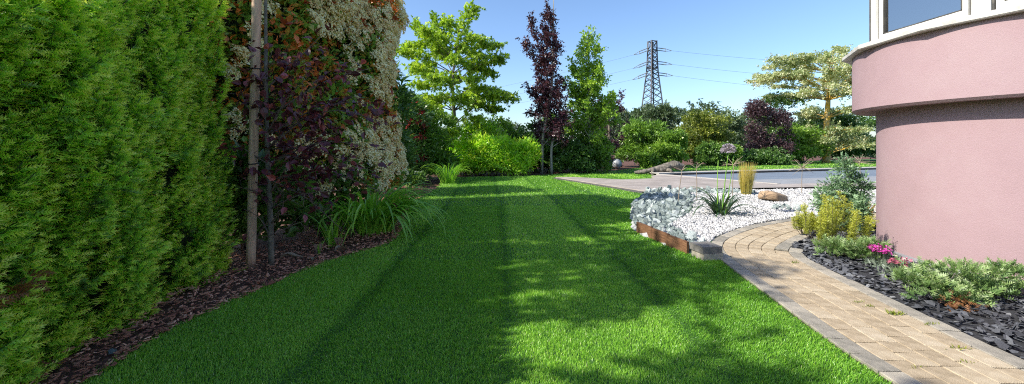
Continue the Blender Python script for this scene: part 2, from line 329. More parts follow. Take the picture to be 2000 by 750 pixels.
# ------------------------------------------------------------------ terrace and pool
ang = R(20.8); U = np.array([math.cos(ang), math.sin(ang)]); W = np.array([-math.sin(ang), math.cos(ang)])
def slab(mb, poly, z0, z1):
    n = len(poly); v = [(*p, z0) for p in poly]+[(*p, z1) for p in poly]
    a = sum(poly[i][0]*poly[(i+1)%n][1]-poly[(i+1)%n][0]*poly[i][1] for i in range(n))
    if a < 0: v = [(*p, z0) for p in poly[::-1]]+[(*p, z1) for p in poly[::-1]]
    f = []
    for i in range(n):
        j = (i+1) % n; f += [[i, j, n+j], [i, n+j, n+i]]
    for i in range(1, n-1): f += [[0, i+1, i], [n, n+i, n+i+1]]
    mb.add(v, f); return mb
DA = np.array([4.15, 12.0]); DB = np.array([1.95, 17.2])            # near and far corner of the terrace's lawn edge
DK = np.array([3.35, 19.2])
deck_poly = [tuple(DA), tuple(DB), (2.6,17.35), (4.0,16.4), (6.3,17.2), (6.9,18.6), (9.2,19.0), (8.6,17.9), (10.0,14.6), (24,16.6), (24,12.6)]
def clipz(p): return p
dk = slab(MB(), deck_poly[:2]+[(2.75,17.25),(4.6,16.0),(6.2,16.6),(6.5,17.9),(7.15,18.7),(7.6,18.1),(9.75,14.12),(14.2,14.8),(26,16.6),(26,13.3),(13,13.35),(6,12.6)], -.05, .085).build('terrace', M['deck'], kind='structure')
e = unit(DB-DA)
slab(MB(), [tuple(DA-.0*e), tuple(DB), tuple(DB+np.array([-.09,-.03])), tuple(DA+np.array([-.09,-.03]))], -.05, .055).build('terrace_edge', M['deck_edge'], kind='structure')
# joints between terrace slabs are built as separate shallow slabs in rows
PN0, PN1 = np.array([9.75,14.15]), np.array([26,16.6])                 # near rim
PB0, PB1 = np.array([8.75,16.2]), np.array([26,20.2])                  # where the pale shelf meets the cover
PF0, PF1 = np.array([7.6,18.35]), np.array([7.9,22.0])
PF2 = np.array([31,30.7])
pool = thing('swimming_pool', 'sunken blue-grey covered pool with pale stone coping behind the white gravel', 'pool', (12, 18, 0))
def rel(o, poly): return [(p[0]-o[0], p[1]-o[1]) for p in poly]
po = (12, 18)
PB0 = np.array([8.95, 15.7])
slab(MB(), rel(po, [(7.2,18.9),PB0,PB1,(34,22.1),(34,27.2),(8.0,19.1)]), .012, .02).build('cover', M['pool_cover'], pool)
slab(MB(), rel(po, [PB0,(9.75,14.16),(26,16.61),PB1]), .012, .07).build('shelf', M['pale_paving'], pool)
slab(MB(), rel(po, [(9.70,14.05),(9.88,14.12),(7.45,18.75),(7.1,18.9),(7.05,18.75)]), -.04, .10).build('coping', M['coping'], pool)
slab(MB(), rel(po, [(7.2,18.85),(34,27.25),(33.8,27.9),(7.0,19.5)]), .10, .14).build('coping', M['coping'], pool)
slab(MB(), rel(po, [(7.25,18.95),(34,27.33),(33.8,27.8),(7.2,19.4)]), -.04, .1).build('pool_wall', M['pool_dark'], pool)

# ------------------------------------------------------------------ house with round bay
HC = np.array([6.73, 4.79]); RW, RB_, RE = 1.588, 1.865, 1.925
ZB, ZE = 1.5+.493, 1.5+1.334
house = thing('house', 'pink rendered house with rounded bay and white framed windows', 'house', (HC[0], HC[1], 0))
def ring(mb, prof, n=120, a0=0, a1=2*math.pi):
    "lathe of a (radius, z) profile round the bay's axis"
    m = len(prof); full = abs(a1-a0-2*math.pi) < 1e-6
    an = np.linspace(a0, a1, n, endpoint=not full); pr = np.array(prof)
    V = np.stack([pr[None,:,0]*np.cos(an)[:,None], pr[None,:,0]*np.sin(an)[:,None], np.broadcast_to(pr[None,:,1], (n, m))], -1).reshape(-1, 3)
    Fc = []
    for i in range(n if full else n-1):
        j = (i+1) % n
        for k in range(m-1):
            A, B, C, D = i*m+k, j*m+k, j*m+k+1, i*m+k+1
            Fc += [[A,B,C],[A,C,D]]
    mb.add(V, Fc); return mb
def sm(o, ang=.6):
    for p in o.data.polygons: p.use_smooth = True
    try: o.data.set_sharp_from_angle(angle=ang)
    except Exception: pass
    return o
sm(ring(MB(), [(RW, .055), (RW, ZB+.05)]).build('lower_wall', M['plaster'], house))
sm(ring(MB(), [(RW-.1, ZB+.012), (RB_-.03, ZB), (RB_, ZB+.03), (RB_, ZE+.01)]).build('upper_wall', M['plaster'], house))
RE = 1.985
sm(ring(MB(), [(RW-.2, ZE-.0), (RE-.012, ZE-.002), (RE, ZE+.01), (RE, ZE+.055), (RE-.015, ZE+.068), (1.4, ZE+.13)], 14, R(9), R(9)+2*math.pi).build('window_ledge', M['eave'], house), .3)
sm(ring(MB(), [(RW+.012, -.06), (RW+.012, .05), (RW+.004, .062), (RW-.02, .064)]).build('skirting', M['skirting'], house))
sm(ring(MB(), [(RW+.013, .002), (RW+.05, .003), (RW+.052, .018), (RW+.0135, .026)]).build('skirting_lip', M['coping'], house))
# a dark bracket under the end of the ledge, as at the far left of the bay
def hit(Rr, px):
    s = (px-1000)/F; a = s*s+1; bq = -2*(s*HC[0]+HC[1]); c = HC@HC-Rr*Rr
    y = (-bq-math.sqrt(max(bq*bq-4*a*c, 0)))/(2*a); return math.atan2(y-HC[1], s*y-HC[0])
RG = 1.70; Z0, Z1 = ZE+.085, 4.75
aL, aR = hit(RG, 1722), hit(RG, 1897)
step = aR-aL; post = hit(RG, 1945)-aR
if step < 0: step += 2*math.pi
if post < 0: post += 2*math.pi
k = 0; a = aL-(step+post)
def polar(r, an, z): return np.array([r*math.cos(an), r*math.sin(an), z])
while k < 6:
    p, q = polar(RG, a, 0), polar(RG, a+step, 0); t = unit(q-p); nrm = np.array([t[1], -t[0], 0]); Lw = np.linalg.norm(q-p)
    if nrm@p < 0: nrm = -nrm
    rz = math.atan2(t[1], t[0]); c = (p+q)/2
    win = MB()
    fw = .055
    for zz, hh in ((Z0+.05, .10), (Z1-.05, .10)): win.box(c+[0,0,zz], (Lw, .07, hh), rz)
    for s_ in (-1, 1): win.box(c+t*s_*(Lw/2-fw/2)+[0,0,(Z0+Z1)/2], (fw, .068, Z1-Z0-.2), rz)
    w = win.build('window', M['white_frame'], house)
    MB().box(c+[0,0,(Z0+Z1)/2], (Lw-2*fw, .012, Z1-Z0-.2), rz).build('pane', M['glass'], w)
    sl = MB()
    for s_ in (-1, 1): sl.box(c+t*s_*(Lw/2-fw-.008)+nrm*.02+[0,0,(Z0+Z1)/2], (.016, .03, Z1-Z0-.2), rz)
    sl.box(c+nrm*.02+[0,0,Z0+.108], (Lw-2*fw, .03, .016), rz)
    sl.build('seal', M['seal'], w)
    p2 = polar(RG, a+step+post/2, 0); rz2 = a+step+post/2+math.pi/2; wp = RG*post
    MB().box(p2+[0,0,(Z0+Z1)/2], (wp*.78, .10, Z1-Z0), rz2).build('window_post', M['white_frame'], house)
    if True:
        g = MB()
        for s_ in (-1, 1): g.box(p2+np.array([-math.sin(rz2-math.pi/2), math.cos(rz2-math.pi/2), 0])*s_*wp*.445+[0,0,(Z0+Z1)/2], (wp*.10, .05, Z1-Z0), rz2)
        g.build('post_gap', M['seal'], house)
    a += step+post; k += 1
sm(ring(MB(), [(1.5, Z1), (1.74, Z1), (1.74, Z1+.5), (1.9, Z1+.5), (1.9, Z1+.62), (.05, Z1+1.5)]).build('roof', M['plaster'], house))
ring(MB(), [(.02, ZE+.10), (1.45, ZE+.10)]).build('floor', M['room'], house)
ring(MB(), [(.55, ZE+.1), (.55, Z1)], 40).build('inner_wall', M['room'], house)
# curtains just behind the first pane, each a gathered sheet of its own
def curtain(u0, u1, mat, dep):
    p, q = polar(RG, aL, 0), polar(RG, aL+step, 0); inw = unit(-(p+q)/2); n = 60; u_ = np.linspace(u0, u1, n)
    base = p[None]+(q-p)[None]*u_[:, None]+inw[None]*(dep+.018*np.sin(np.arange(n)*1.1))[:, None]
    V = np.concatenate([base+[0, 0, z] for z in (Z0+.02, Z1)]); i = np.arange(n-1)
    return MB().add(V, np.concatenate([np.stack([i, i+1, i+1+n], 1), np.stack([i, i+1+n, i+n], 1)])).build('curtain', mat, house, smooth=True)
curtain(.36, .52, M['curtain'], .10); curtain(.20, .32, M['curtain_mauve'], .16); curtain(.86, .97, M['curtain'], .14)
MB().box((4.2, -3.2, 2.4), (7.2, 6.4, 4.9)).build('main_wall', M['plaster'], house)
MB().box((4.2, -3.2, 5.15), (7.7, 6.9, .6), taper=.3).build('main_roof', M['bark'], house)
# small white card standing inside the window
card = thing('paper_card', 'white paper card with pencil scribbles standing behind the bay window pane', 'card', (0, 0, 0))
_p, _q = polar(RG, aL, 0), polar(RG, aL+step, 0); ca = aL+step/2; cp = _p+(_q-_p)*.24-unit((_p+_q)/2)*.06+np.array([HC[0], HC[1], Z0+.085])
card.location = cp; card.rotation_euler = (R(-6), 0, ca+math.pi/2)
MB().box((0,0,.075), (.17, .004, .15)).build('sheet', M['paper'], card)
sq = MB()
for k in range(4):
    t = np.linspace(0, 1, 14); sq.tube(np.stack([-.055+.11*t, np.full(14, -.0035)*-1*-1, .03+.028*k+.012*np.sin(t*9+k*2)], 1), .0016, 4)
sq.build('scribble', M['ink'], card)

# ------------------------------------------------------------------ paved path
ROW = .16
PATH_L = spline([(2.56,-.6),(2.55,.6),(2.545,1.6),(2.545,2.45),(2.575,2.9),(2.70,3.8),(2.83,4.75),(2.99,5.40),(3.27,5.90),(3.75,6.38),(4.38,6.88),(4.87,7.18),(5.37,7.45),(5.9,7.69),(6.8,8.02),(8.4,8.5)], 700)
pt = unit(np.gradient(PATH_L, axis=0)); pn = np.stack([pt[:,1], -pt[:,0]], 1)     # normal to the right
for _ in range(30): pn[1:-1] = (pn[:-2]+pn[1:-1]+pn[2:])/3
pn = unit(pn)
def rows_at(y): return 5 if y < 5.35 else 4
path = sheet('paved_path', [tuple(p) for p in (PATH_L-pn*.17)[::8]]+[tuple(p) for p in (PATH_L+pn*(ROW*6+.01))[::-8]], .008, M['sand'])
def paver_mesh(w, l, h, ch=.004):
    V = []
    for z, i in ((-h, 0), (-ch, 0), (0, ch)):
        for sx, sy in ((-1,-1),(1,-1),(1,1),(-1,1)): V.append((sx*(w/2-i), sy*(l/2-i), z))
    Fc = []
    for b_ in (0, 4):
        for i in range(4):
            j = (i+1) % 4; Fc += [[b_+i, b_+j, b_+4+j], [b_+i, b_+4+j, b_+4+i]]
    Fc += [[8,9,10],[8,10,11]]
    return MB().add(V, Fc)
cache = {}
def pmesh(w, l, mat):
    key = (round(w, 3), round(l, 2), mat)
    if key not in cache:
        me = paver_mesh(key[0], key[1], .04).mesh('paver'); me.materials.append(M[mat]); cache[key] = me
    return cache[key]
rp = random.Random(3)
def lay(offset, width, mat, ylo, yhi, lens, name='paver', zo=0.026):
    curve = PATH_L+pn*offset; L = np.concatenate([[0], np.cumsum(np.linalg.norm(np.diff(curve, axis=0), axis=1))])
    s = rp.uniform(0, .15)
    while s < L[-1]-.3:
        l = rp.choice(lens); c = s+l/2
        x, y = np.interp(c, L, curve[:,0]), np.interp(c, L, curve[:,1])
        tx, ty = np.interp(c, L, pt[:,0]), np.interp(c, L, pt[:,1])
        if ylo < y < yhi:
            o = obj(name, pmesh(width-.007, l-.008, mat), None, path)
            o.location = (x, y, zo+rp.uniform(-.003, .003))
            o.rotation_euler = (rp.gauss(0, .008), rp.gauss(0, .008), math.atan2(-tx, ty)+rp.gauss(0, .008))
        s += l
for r_ in range(5):
    lay(ROW*(r_+.5), ROW, 'paver', 1.2, 5.42 if r_ == 4 else 8.4, [.16, .20, .24, .24])
lay(-ROW*.5, ROW, 'kerb', 1.2, 8.4, [.22, .24], 'kerb_stone', .028)
lay(ROW*5.5, ROW, 'kerb', 1.2, 5.45, [.24, .26, .28], 'kerb_stone', .031)
lay(ROW*4.5, ROW, 'kerb', 5.45, 8.2, [.22, .24], 'kerb_stone', .031)

# ------------------------------------------------------------------ gravel bed, rocks, slate
GB_L = spline([(2.50,5.22),(2.20,6.58),(2.36,7.5),(2.62,8.4),(2.98,9.4),(3.5,10.4),(4.05,11.6)], 60)
GB_FAR = [(4.3,12.2),(6,12.55),(13,13.3),(26,13.25)]
outer = (PATH_L-pn*.165)
GB = [tuple(p) for p in GB_L]+GB_FAR+[(26,9.5),(8.3,8.62)]+[tuple(p) for p in outer[::-8] if p[1] > 5.02 and p[0] < 8.2]+[(2.72,5.1)]
GBn = np.array(GB)
def bed_h(P):
    "surface height of the gravel bed: banked up behind the timber edging, level with the path on the other side"
    d = np.min(np.linalg.norm(P[:, None, :2]-GB_L[None], axis=2), axis=1)
    dp = np.min(np.linalg.norm(P[:, None, :2]-outer[None, ::6], axis=2), axis=1)
    return .05+.085*(1-smooth01(.2, 2.0, d))*smooth01(0, .9, dp)+.02*wob(np.c_[P[:, :2], P[:, :1]*0], 2.2, 5)
gx, gy = np.meshgrid(np.linspace(2, 26, 130), np.linspace(5, 13.4, 60))
def bed_sheet(name, poly, hf, mat, x0, x1, y0, y1, st):
    gx = np.arange(x0, x1, st); gy = np.arange(y0, y1, st); X, Y = np.meshgrid(gx, gy); P = np.c_[X.ravel(), Y.ravel()]
    ok = inpoly(P, poly).reshape(X.shape); z = hf(P).reshape(X.shape)
    V = np.c_[P, z.ravel()]; V[~ok.ravel(), 2] = -.05
    nx = len(gx); Fc = []
    for j in range(len(gy)-1):
        for i in range(nx-1):
            if ok[j, i] or ok[j, i+1] or ok[j+1, i] or ok[j+1, i+1]:
                A = j*nx+i; Fc += [[A, A+1, A+nx+1], [A, A+nx+1, A+nx]]
    return MB().add(V, Fc).build(name, mat, kind='structure', smooth=True)
gravel = bed_sheet('gravel_bed', GB, lambda P: bed_h(P)-.02, M['pebble_bed'], 2.0, 26, 5, 13.4, .12)
def rock_template(seed, sub=1, amp=.25):
    import bmesh
    bm = bmesh.new(); bmesh.ops.create_icosphere(bm, subdivisions=sub, radius=1); r = np.random.default_rng(seed)
    V = np.array([v.co[:] for v in bm.verts]); Fc = np.array([[v.index for v in f.verts] for f in bm.faces]); bm.free()
    for _ in range(7):
        d = unit(r.normal(size=3)); c = r.uniform(.34, .7); h = V@d; V -= np.where(h > c, h-c, 0)[:, None]*d
    V *= 1+amp*r.normal(size=(len(V), 1))*.4
    return V, Fc, np.zeros(len(V))
def sample_poly(poly, n, x0, x1, y0, y1, dens=None):
    P = np.c_[rng.uniform(x0, x1, n), rng.uniform(y0, y1, n)]; P = P[inpoly(P, poly)]
    if dens is not None: P = P[rng.uniform(0, 1, len(P)) < dens(P)]
    return P
PEB = [rock_template(s, 1, .2) for s in (1,)]
OCT = T([[1,0,.1],[-.9,.1,0],[.1,1,0],[0,-.9,.1],[.1,.1,.9],[0,0,-1]], [[0,2,4],[2,1,4],[1,3,4],[3,0,4],[0,3,5],[3,1,5],[1,2,5],[2,0,5]])
def rock_zone(P):
    d = np.min(np.linalg.norm(P[:, None, :2]-GB_L[None], axis=2), axis=1)
    w = .55+.75*smooth01(6.4, 8.5, P[:, 1])
    far = smooth01(11.3, 12.0, P[:, 1])*(P[:, 0] < 7.5)
    return np.maximum(1-smooth01(w*.8, w*1.15, d), far)
P = np.concatenate([sample_poly(GB, 50000, 2.1, 8.5, 5, 13.3, lambda P: np.clip((8.5/np.linalg.norm(P, axis=1))**2, 0, 1)),
                    sample_poly(GB, 9000, 8.5, 20, 8, 13.3)])
P = P[rock_zone(P) < .6]
P = P[np.linalg.norm(P-HC, axis=1) > RW+.1]
dist = np.linalg.norm(P, axis=1); n_ = len(P)
pb = MB().scatter(OCT, frames(sph(n_), rng.uniform(0, 6, n_)), np.c_[P, bed_h(P)-.008+rng.uniform(-.008, .010, n_)],
                  (.016+.0013*dist)[:, None]*np.stack([rng.uniform(.7, 1.4, n_), rng.uniform(.6, 1.1, n_), rng.uniform(.5, .9, n_)], 1), rng.uniform(0, 1, n_))
pb.build('white_pebbles', M['pebble'], gravel, kind='stuff')
ROCKS = [rock_template(s, 1, .3) for s in range(11, 19)]
rock_me = []
for T_ in ROCKS:
    me = MB().add(T_[0], T_[1]).mesh('rock'); me.materials.append(M['rock']); rock_me.append(me)
rr = random.Random(5); placed = []
def put_rock(x, y, s):
    z = float(bed_h(np.array([[x, y]]))[0])
    o = obj('rock', rr.choice(rock_me), None, gravel); o.location = (x, y, z+s*.05)
    o.rotation_euler = (rr.uniform(0, 6), rr.uniform(0, 6), rr.uniform(0, 6)); o.scale = (s*rr.uniform(.8, 1.3), s*rr.uniform(.7, 1.0), s*rr.uniform(.55, .8))
cand = sample_poly(GB, 30000, 2.1, 8, 5, 13.2); cand = cand[rock_zone(cand) > .5]
for p in cand:
    s = rr.uniform(.06, .135)*(1+.2*(p[1] > 8))
    dm = np.min(np.linalg.norm(GB_L-p, axis=1))
    if dm > s*1.0 and all((p[0]-q[0])**2+(p[1]-q[1])**2 > (.82*(s+q[2]))**2 for q in placed) and len(placed) < 285:
        placed.append((p[0], p[1], s)); put_rock(p[0], p[1], s)
for k in range(26):        # the little heap where the path turns behind the yellow shrub
    a_, q = rr.uniform(0, 6.28), rr.uniform(0, 1)**.5; put_rock(6.35+.55*q*math.cos(a_), 8.75+.42*q*math.sin(a_), rr.uniform(.06, .12))
# small grey grit between the rocks
P = cand[rng.permutation(len(cand))[:3500]]; n_ = len(P)
MB().scatter(OCT, frames(sph(n_)), np.c_[P, bed_h(P)-.01], rng.uniform(.02, .05, n_), rng.uniform(0, 1, n_)).build('grey_grit', M['rock'], gravel, kind='stuff')

SLATE = [tuple(p) for p in (PATH_L+pn*(ROW*6-.01))[::8] if p[1] < 5.5]+[tuple(p) for p in (PATH_L+pn*(ROW*5-.01))[::8] if p[1] >= 5.5]+[(8.4,6.5),(8.4,-1)]
SLATEn = [p for p in SLATE if p[1] > -1.2]
slate = sheet('slate_bed', SLATEn, .012, M['slate_bed'])
CHIP = T([[-1,-.5,0],[-.2,-.75,.05],[1,-.3,0],[.75,.6,.03],[-.3,.7,0],[-1,-.5,.16],[-.2,-.75,.2],[1,-.3,.14],[.75,.6,.2],[-.3,.7,.16]],
         [[5,6,9],[6,8,9],[6,7,8],[0,1,6],[0,6,5],[1,2,7],[1,7,6],[2,3,8],[2,8,7],[3,4,9],[3,9,8],[4,0,5],[4,5,9]])
CHIP2 = T(CHIP[0]*[.9,1.3,1]*[1,-1,1]+[0,0,0], CHIP[1][:, ::-1])
CHIP3 = T(CHIP[0]*[1.3,.55,1.2], CHIP[1])
P = sample_poly(SLATEn, 17000, 2.9, 8.2, -.4, 8); P = P[np.linalg.norm(P-HC, axis=1) > RW+.03]
vis = P[:, 0] < P[:, 1]*1.5+.4; P = P[vis]; n_ = len(P)
sz = rng.uniform(.015, .042, n_)*(.9+.25*(rng.uniform(0, 1, n_) > .85)); tilt = unit(np.c_[rng.normal(0, 1, (n_, 2)), rng.normal(0, .25, n_)])
Mx = frames(tilt, rng.normal(0, .4, n_)); zz = .016+rng.uniform(0, .03, n_)
infr = (P[:, 1] > 2.2) & (P[:, 0] < P[:, 1]*1.33)
big = np.argsort(-(sz*infr/np.maximum(P[:, 1], .5)))[:290]
rest = np.setdiff1d(np.arange(n_), big)
for T_, part_ in ((CHIP, rest[::2]), (CHIP2, rest[1::2])):
    MB().scatter(T_, Mx[part_], np.c_[P, zz][part_], sz[part_], rng.uniform(0, 1, len(part_))).build('slate_chips', M['slate'], slate, kind='stuff')
ch_me = []
for T_ in (CHIP, CHIP2, CHIP3):
    me = MB().add(T_[0], T_[1]).mesh('slate_chip'); me.materials.append(M['slate']); ch_me.append(me)
for i in big:
    o = obj('slate_chip', ch_me[i % 3], None, slate); place(o, Mx[i], (P[i, 0], P[i, 1], zz[i]+.012), sz[i])

# timber edging and the concrete block at its end
edge = thing('timber_edging', 'brown timber boards holding back the grey rocks along the lawn', 'edging', (2.2, 6.58, 0))
pts = [np.array([2.46,5.30]), np.array([2.37,5.72]), np.array([2.28,6.16]), np.array([2.19,6.62])]
for k, (p, q) in enumerate(zip(pts[:-1], pts[1:])):
    c = (p+q)/2-np.array([2.2,6.58]); d = q-p
    MB().box((c[0]-.03, c[1], .075+.008*k), (.035, np.linalg.norm(d)-.004, .19), math.atan2(-d[0], d[1])).build('board', M['timber'], edge)
for p in pts[1:3]: MB().box((p[0]-2.2+.02, p[1]-6.58, .07), (.05, .05, .16)).build('peg', M['timber'], edge)
blk = thing('concrete_block', 'stacked grey concrete block ending the timber edging beside the path', 'block', (2.60, 5.12, 0))
MB().box((0, 0, .03), (.27, .27, .12), .12).build('lower_block', M['kerb'], blk)
MB().box((-.012, .01, .135), (.28, .28, .088), .16).build('upper_block', M['block'], blk)

# ------------------------------------------------------------------ yew hedge
def sprig(n, seed):
    "a yew shoot one unit long: two ranks of flat needles; the attribute grows towards the pale new tip"
    r = np.random.default_rng(seed); V=[]; Fc=[]; A=[]
    for i in range(n):
        t = (i+.5)/n; L = .46*(1-.38*t)*r.uniform(.85, 1.15)
        for s in (-1, 1):
            b = len(V); y = t*.8+r.uniform(-.03, .03); up = .10+r.uniform(-.05, .12)
            V += [[0, y-.36/n, 0], [0, y+.36/n, .0], [s*L*.80, y+L*.55, up]]; Fc.append([b, b+1, b+2] if s < 0 else [b+1, b, b+2]); A += [.34*t-.04, .34*t-.04, .55*t+.12]
    b = len(V); V += [[-.07,.7,0],[.07,.7,0],[0,1.1,.06]]; Fc.append([b,b+1,b+2]); A += [.30,.30,.42]
    return T(V, Fc, A)
SPRIG = [sprig(4, s) for s in (1, 2, 3)]
def plume(seed, n=20):
    "upright yew leader, one unit tall, its side shoots fanning to the front (-Y is the hedge, +Y outwards)"
    r = np.random.default_rng(seed); mb = MB()
    t = np.linspace(.02, 1, n); side = r.uniform(-1, 1, n)*1.25
    d = np.stack([np.sin(side), np.cos(side)*.9, .22+.55*t**2+r.normal(0, .18, n)], 1)
    bend = r.uniform(-.1, .1)
    pos = np.stack([bend*t**2+r.normal(0, .012, n), .10*t+r.normal(0, .02, n), t*.92], 1)
    for k, S_ in enumerate(SPRIG):
        i = np.arange(k, n, 3)
        mb.scatter(S_, frames(d[i], r.normal(0, .5, len(i))), pos[i], (.37-.13*t[i])*r.uniform(.8, 1.15, len(i)), r.uniform(-.02, .34, len(i))+.34*t[i])
    mb.tube(np.stack([bend*np.linspace(0,1,4)**2, .1*np.linspace(0,1,4), np.linspace(0,.95,4)], 1), .012, 3, .05)
    return np.concatenate(mb.V), np.concatenate(mb.F), np.concatenate(mb.A)
PLUME = [plume(s) for s in range(21, 27)]
HEND = 4.7
def hedge_top(y): return 2.55+.9*smooth01(2.6, 3.6, y)+.12*np.sin(y*3.1)+.08*np.sin(y*7.7+1)
def face_x(y, z):
    b = -2.95-.25*np.maximum(y-2.44, -.5)
    q = np.c_[np.zeros(len(y)), y, z*.55]
    lump = .13*wob(q, 5.2, 31)+.07*wob(q*[1,1,1.5], 11, 32)
    fold = -.26*np.exp(-((y-3.62-.10*np.sin(z*2.2))/.085)**2)-.20*np.exp(-((y-2.93+.07*np.sin(z*3))/.05)**2)-.18*np.exp(-((y-4.35+.06*np.sin(z*2.6+1))/.06)**2)
    return b+lump+fold-.12*np.maximum(0, .5-z)*1.6-.05*z
hedge = thing('yew_hedge', 'tall dense green yew hedge with pale new shoots along the left border', 'hedge', (-3.6, 2.5, 0))
ho = np.array([-3.6, 2.5, 0])
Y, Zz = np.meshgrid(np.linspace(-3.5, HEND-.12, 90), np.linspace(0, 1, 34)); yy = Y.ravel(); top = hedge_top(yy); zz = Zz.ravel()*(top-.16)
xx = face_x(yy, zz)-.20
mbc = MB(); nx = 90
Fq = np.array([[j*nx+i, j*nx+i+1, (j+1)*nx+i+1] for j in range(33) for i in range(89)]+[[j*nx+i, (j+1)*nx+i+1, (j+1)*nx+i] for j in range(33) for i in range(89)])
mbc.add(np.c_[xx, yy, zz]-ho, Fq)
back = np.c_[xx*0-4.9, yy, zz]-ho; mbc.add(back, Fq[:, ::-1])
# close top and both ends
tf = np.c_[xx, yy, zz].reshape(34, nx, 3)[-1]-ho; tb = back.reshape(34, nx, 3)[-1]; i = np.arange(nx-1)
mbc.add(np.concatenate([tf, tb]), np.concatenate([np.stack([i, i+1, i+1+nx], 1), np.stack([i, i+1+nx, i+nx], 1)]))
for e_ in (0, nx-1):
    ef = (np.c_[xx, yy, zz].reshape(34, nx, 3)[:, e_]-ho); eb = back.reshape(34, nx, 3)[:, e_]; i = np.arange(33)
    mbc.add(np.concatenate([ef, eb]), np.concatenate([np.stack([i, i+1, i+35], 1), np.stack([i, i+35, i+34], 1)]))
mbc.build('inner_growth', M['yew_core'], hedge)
# front face plumes, thinner behind the camera
n_ = 5000; y = rng.uniform(-3.2, HEND, n_); z = rng.uniform(-.12, 1, n_)*(hedge_top(y)-.05); z = np.maximum(z, .0)
keep = rng.uniform(0, 1, n_) < np.where(y < 1.2, .12, 1); y, z = y[keep], z[keep]
q = np.c_[y*0, y, z]; keep = wob(q*[1,1,.7], 7, 41) > -.88; y, z = y[keep], z[keep]; n_ = len(y)
x = face_x(y, z)-.10+rng.normal(0, .035, n_)
pos = np.c_[x, y, z-.12]; d = np.c_[np.ones(n_), rng.normal(-.15, .45, n_), rng.normal(0, .1, n_)]
# end face towards the photinia and the top
m_ = 300; ez = rng.uniform(0, 1, m_)*3.4; ex = rng.uniform(-4.9, -3.5, m_)
pos = np.concatenate([pos, np.c_[ex, HEND+rng.normal(-.05, .05, m_)-.12*(ex+3.55 > 0), ez-.1]]); d = np.concatenate([d, np.c_[rng.normal(.3, .4, m_), np.ones(m_), rng.normal(0, .1, m_)]])
m_ = 380; ty = rng.uniform(-3.2, HEND, m_); tx = rng.uniform(0, 1, m_); txx = face_x(ty, hedge_top(ty))*(1-tx)-4.9*tx
pos = np.concatenate([pos, np.c_[txx, ty, hedge_top(ty)-.25+rng.uniform(0, .12, m_)]]); d = np.concatenate([d, rng.normal(0, 1, (m_, 3))*[1,1,.1]])
n_ = len(pos); d[:, 2] += .12
yaw = np.arctan2(d[:, 1], d[:, 0])-math.pi/2
def plume_frames(yaw, lean):
    c, s = np.cos(yaw), np.sin(yaw); cl, sl = np.cos(lean), np.sin(lean); o = np.zeros_like(c)
    Xa = np.stack([c, s, o], 1); out = np.stack([-s, c, o], 1); up = np.tile([0., 0, 1], (len(c), 1))
    Za = up*cl[:, None]+out*sl[:, None]; Ya = out*cl[:, None]-up*sl[:, None]
    return np.stack([Xa, Ya, Za], 2)
Mp = plume_frames(yaw, rng.normal(.45, .22, n_)); sc = rng.uniform(.19, .32, n_)
front = (pos[:, 1] > 2.3) & (pos[:, 1] < HEND-.1) & (pos[:, 0] > -3.9) & (pos[:, 2] < 1.5+.37*pos[:, 1])
infr = front & (-pos[:, 0] < 1.36*pos[:, 1])
score = np.where(infr, sc/pos[:, 1]*rng.uniform(.5, 1, n_), 0); chosen = np.argsort(-score)[:295]; rest = np.setdiff1d(np.arange(n_), chosen)
shoot_me = []
for T_ in PLUME:
    mb = MB(); mb.add(T_[0], T_[1], T_[2]); me = mb.mesh('shoot'); me.materials.append(M['yew']); shoot_me.append(me)
mb = MB()
tone = rng.normal(.20, .13, n_)+.12*wob(pos, 3.0, 8)
for k, T_ in enumerate(PLUME):
    i = rest[k::6]; mb.scatter(T_, Mp[i], pos[i]-ho, sc[i], tone[i])
mb.build('foliage', M['yew'], hedge, kind='stuff')
for i in chosen:
    o = obj('shoot', shoot_me[i % 6], None, hedge); place(o, Mp[i], pos[i]-ho, sc[i]*1.08)
# scorched brown patch low on the face
P = np.c_[rng.normal(2.30, .10, 34), rng.normal(.66, .05, 34)]; k = len(P)
bp = np.c_[face_x(P[:, 0], P[:, 1])+.02, P]
MB().scatter(SPRIG[0], frames(np.c_[rng.normal(.5, .3, k), rng.normal(.3, .5, k), rng.normal(-.1, .4, k)], rng.uniform(0, 6, k)), bp-ho, rng.uniform(.06, .11, k), rng.uniform(.2, .8, k)).build('scorched_foliage', M['yew_brown'], hedge)

# ------------------------------------------------------------------ bark mulch
bark_bed = bpy.data.objects['bark_bed']
def lawn_left_x(y): return np.interp(y, LAWN_L[:, 1], LAWN_L[:, 0])
n_ = 11000; y = 1.0+rng.uniform(0, 1, n_)**1.5*12.5; x = lawn_left_x(y)+.05-rng.uniform(0, 1, n_)**1.3*1.6
P = np.c_[x, y]; n_ = len(P)
BCH = T([[-.3,-1.1,0],[.45,-.8,.06],[.55,.5,-.06],[-.15,1.2,.1],[-.25,-.95,.2],[.4,-.7,.28],[.45,.45,.14],[-.1,1.05,.26]], BOXF[2:])
sz = rng.uniform(.008, .025, n_)*(1+.8*(rng.uniform(0, 1, n_) > .93)); tilt = unit(np.c_[rng.normal(0, 1, (n_, 2)), rng.normal(0, .22, n_)]); Mx = frames(tilt, rng.normal(0, .35, n_))
mound = .02+.05*smooth01(0, .6, lawn_left_x(y)-x); zz = mound*.4+rng.uniform(0, .03, n_)
infr = (P[:, 1] > 2.35) & (-P[:, 0] < 1.33*P[:, 1])
big = np.argsort(-(sz*infr/np.maximum(P[:, 1], .5)))[:290]; rest = np.setdiff1d(np.arange(n_), big)
MB().scatter(BCH, Mx[rest], np.c_[P, zz][rest], sz[rest], rng.uniform(0, 1, len(rest))).build('bark_chips', M['chip'], bark_bed, kind='stuff')
me = MB().add(BCH[0], BCH[1]).mesh('bark_chip'); me.materials.append(M['chip'])
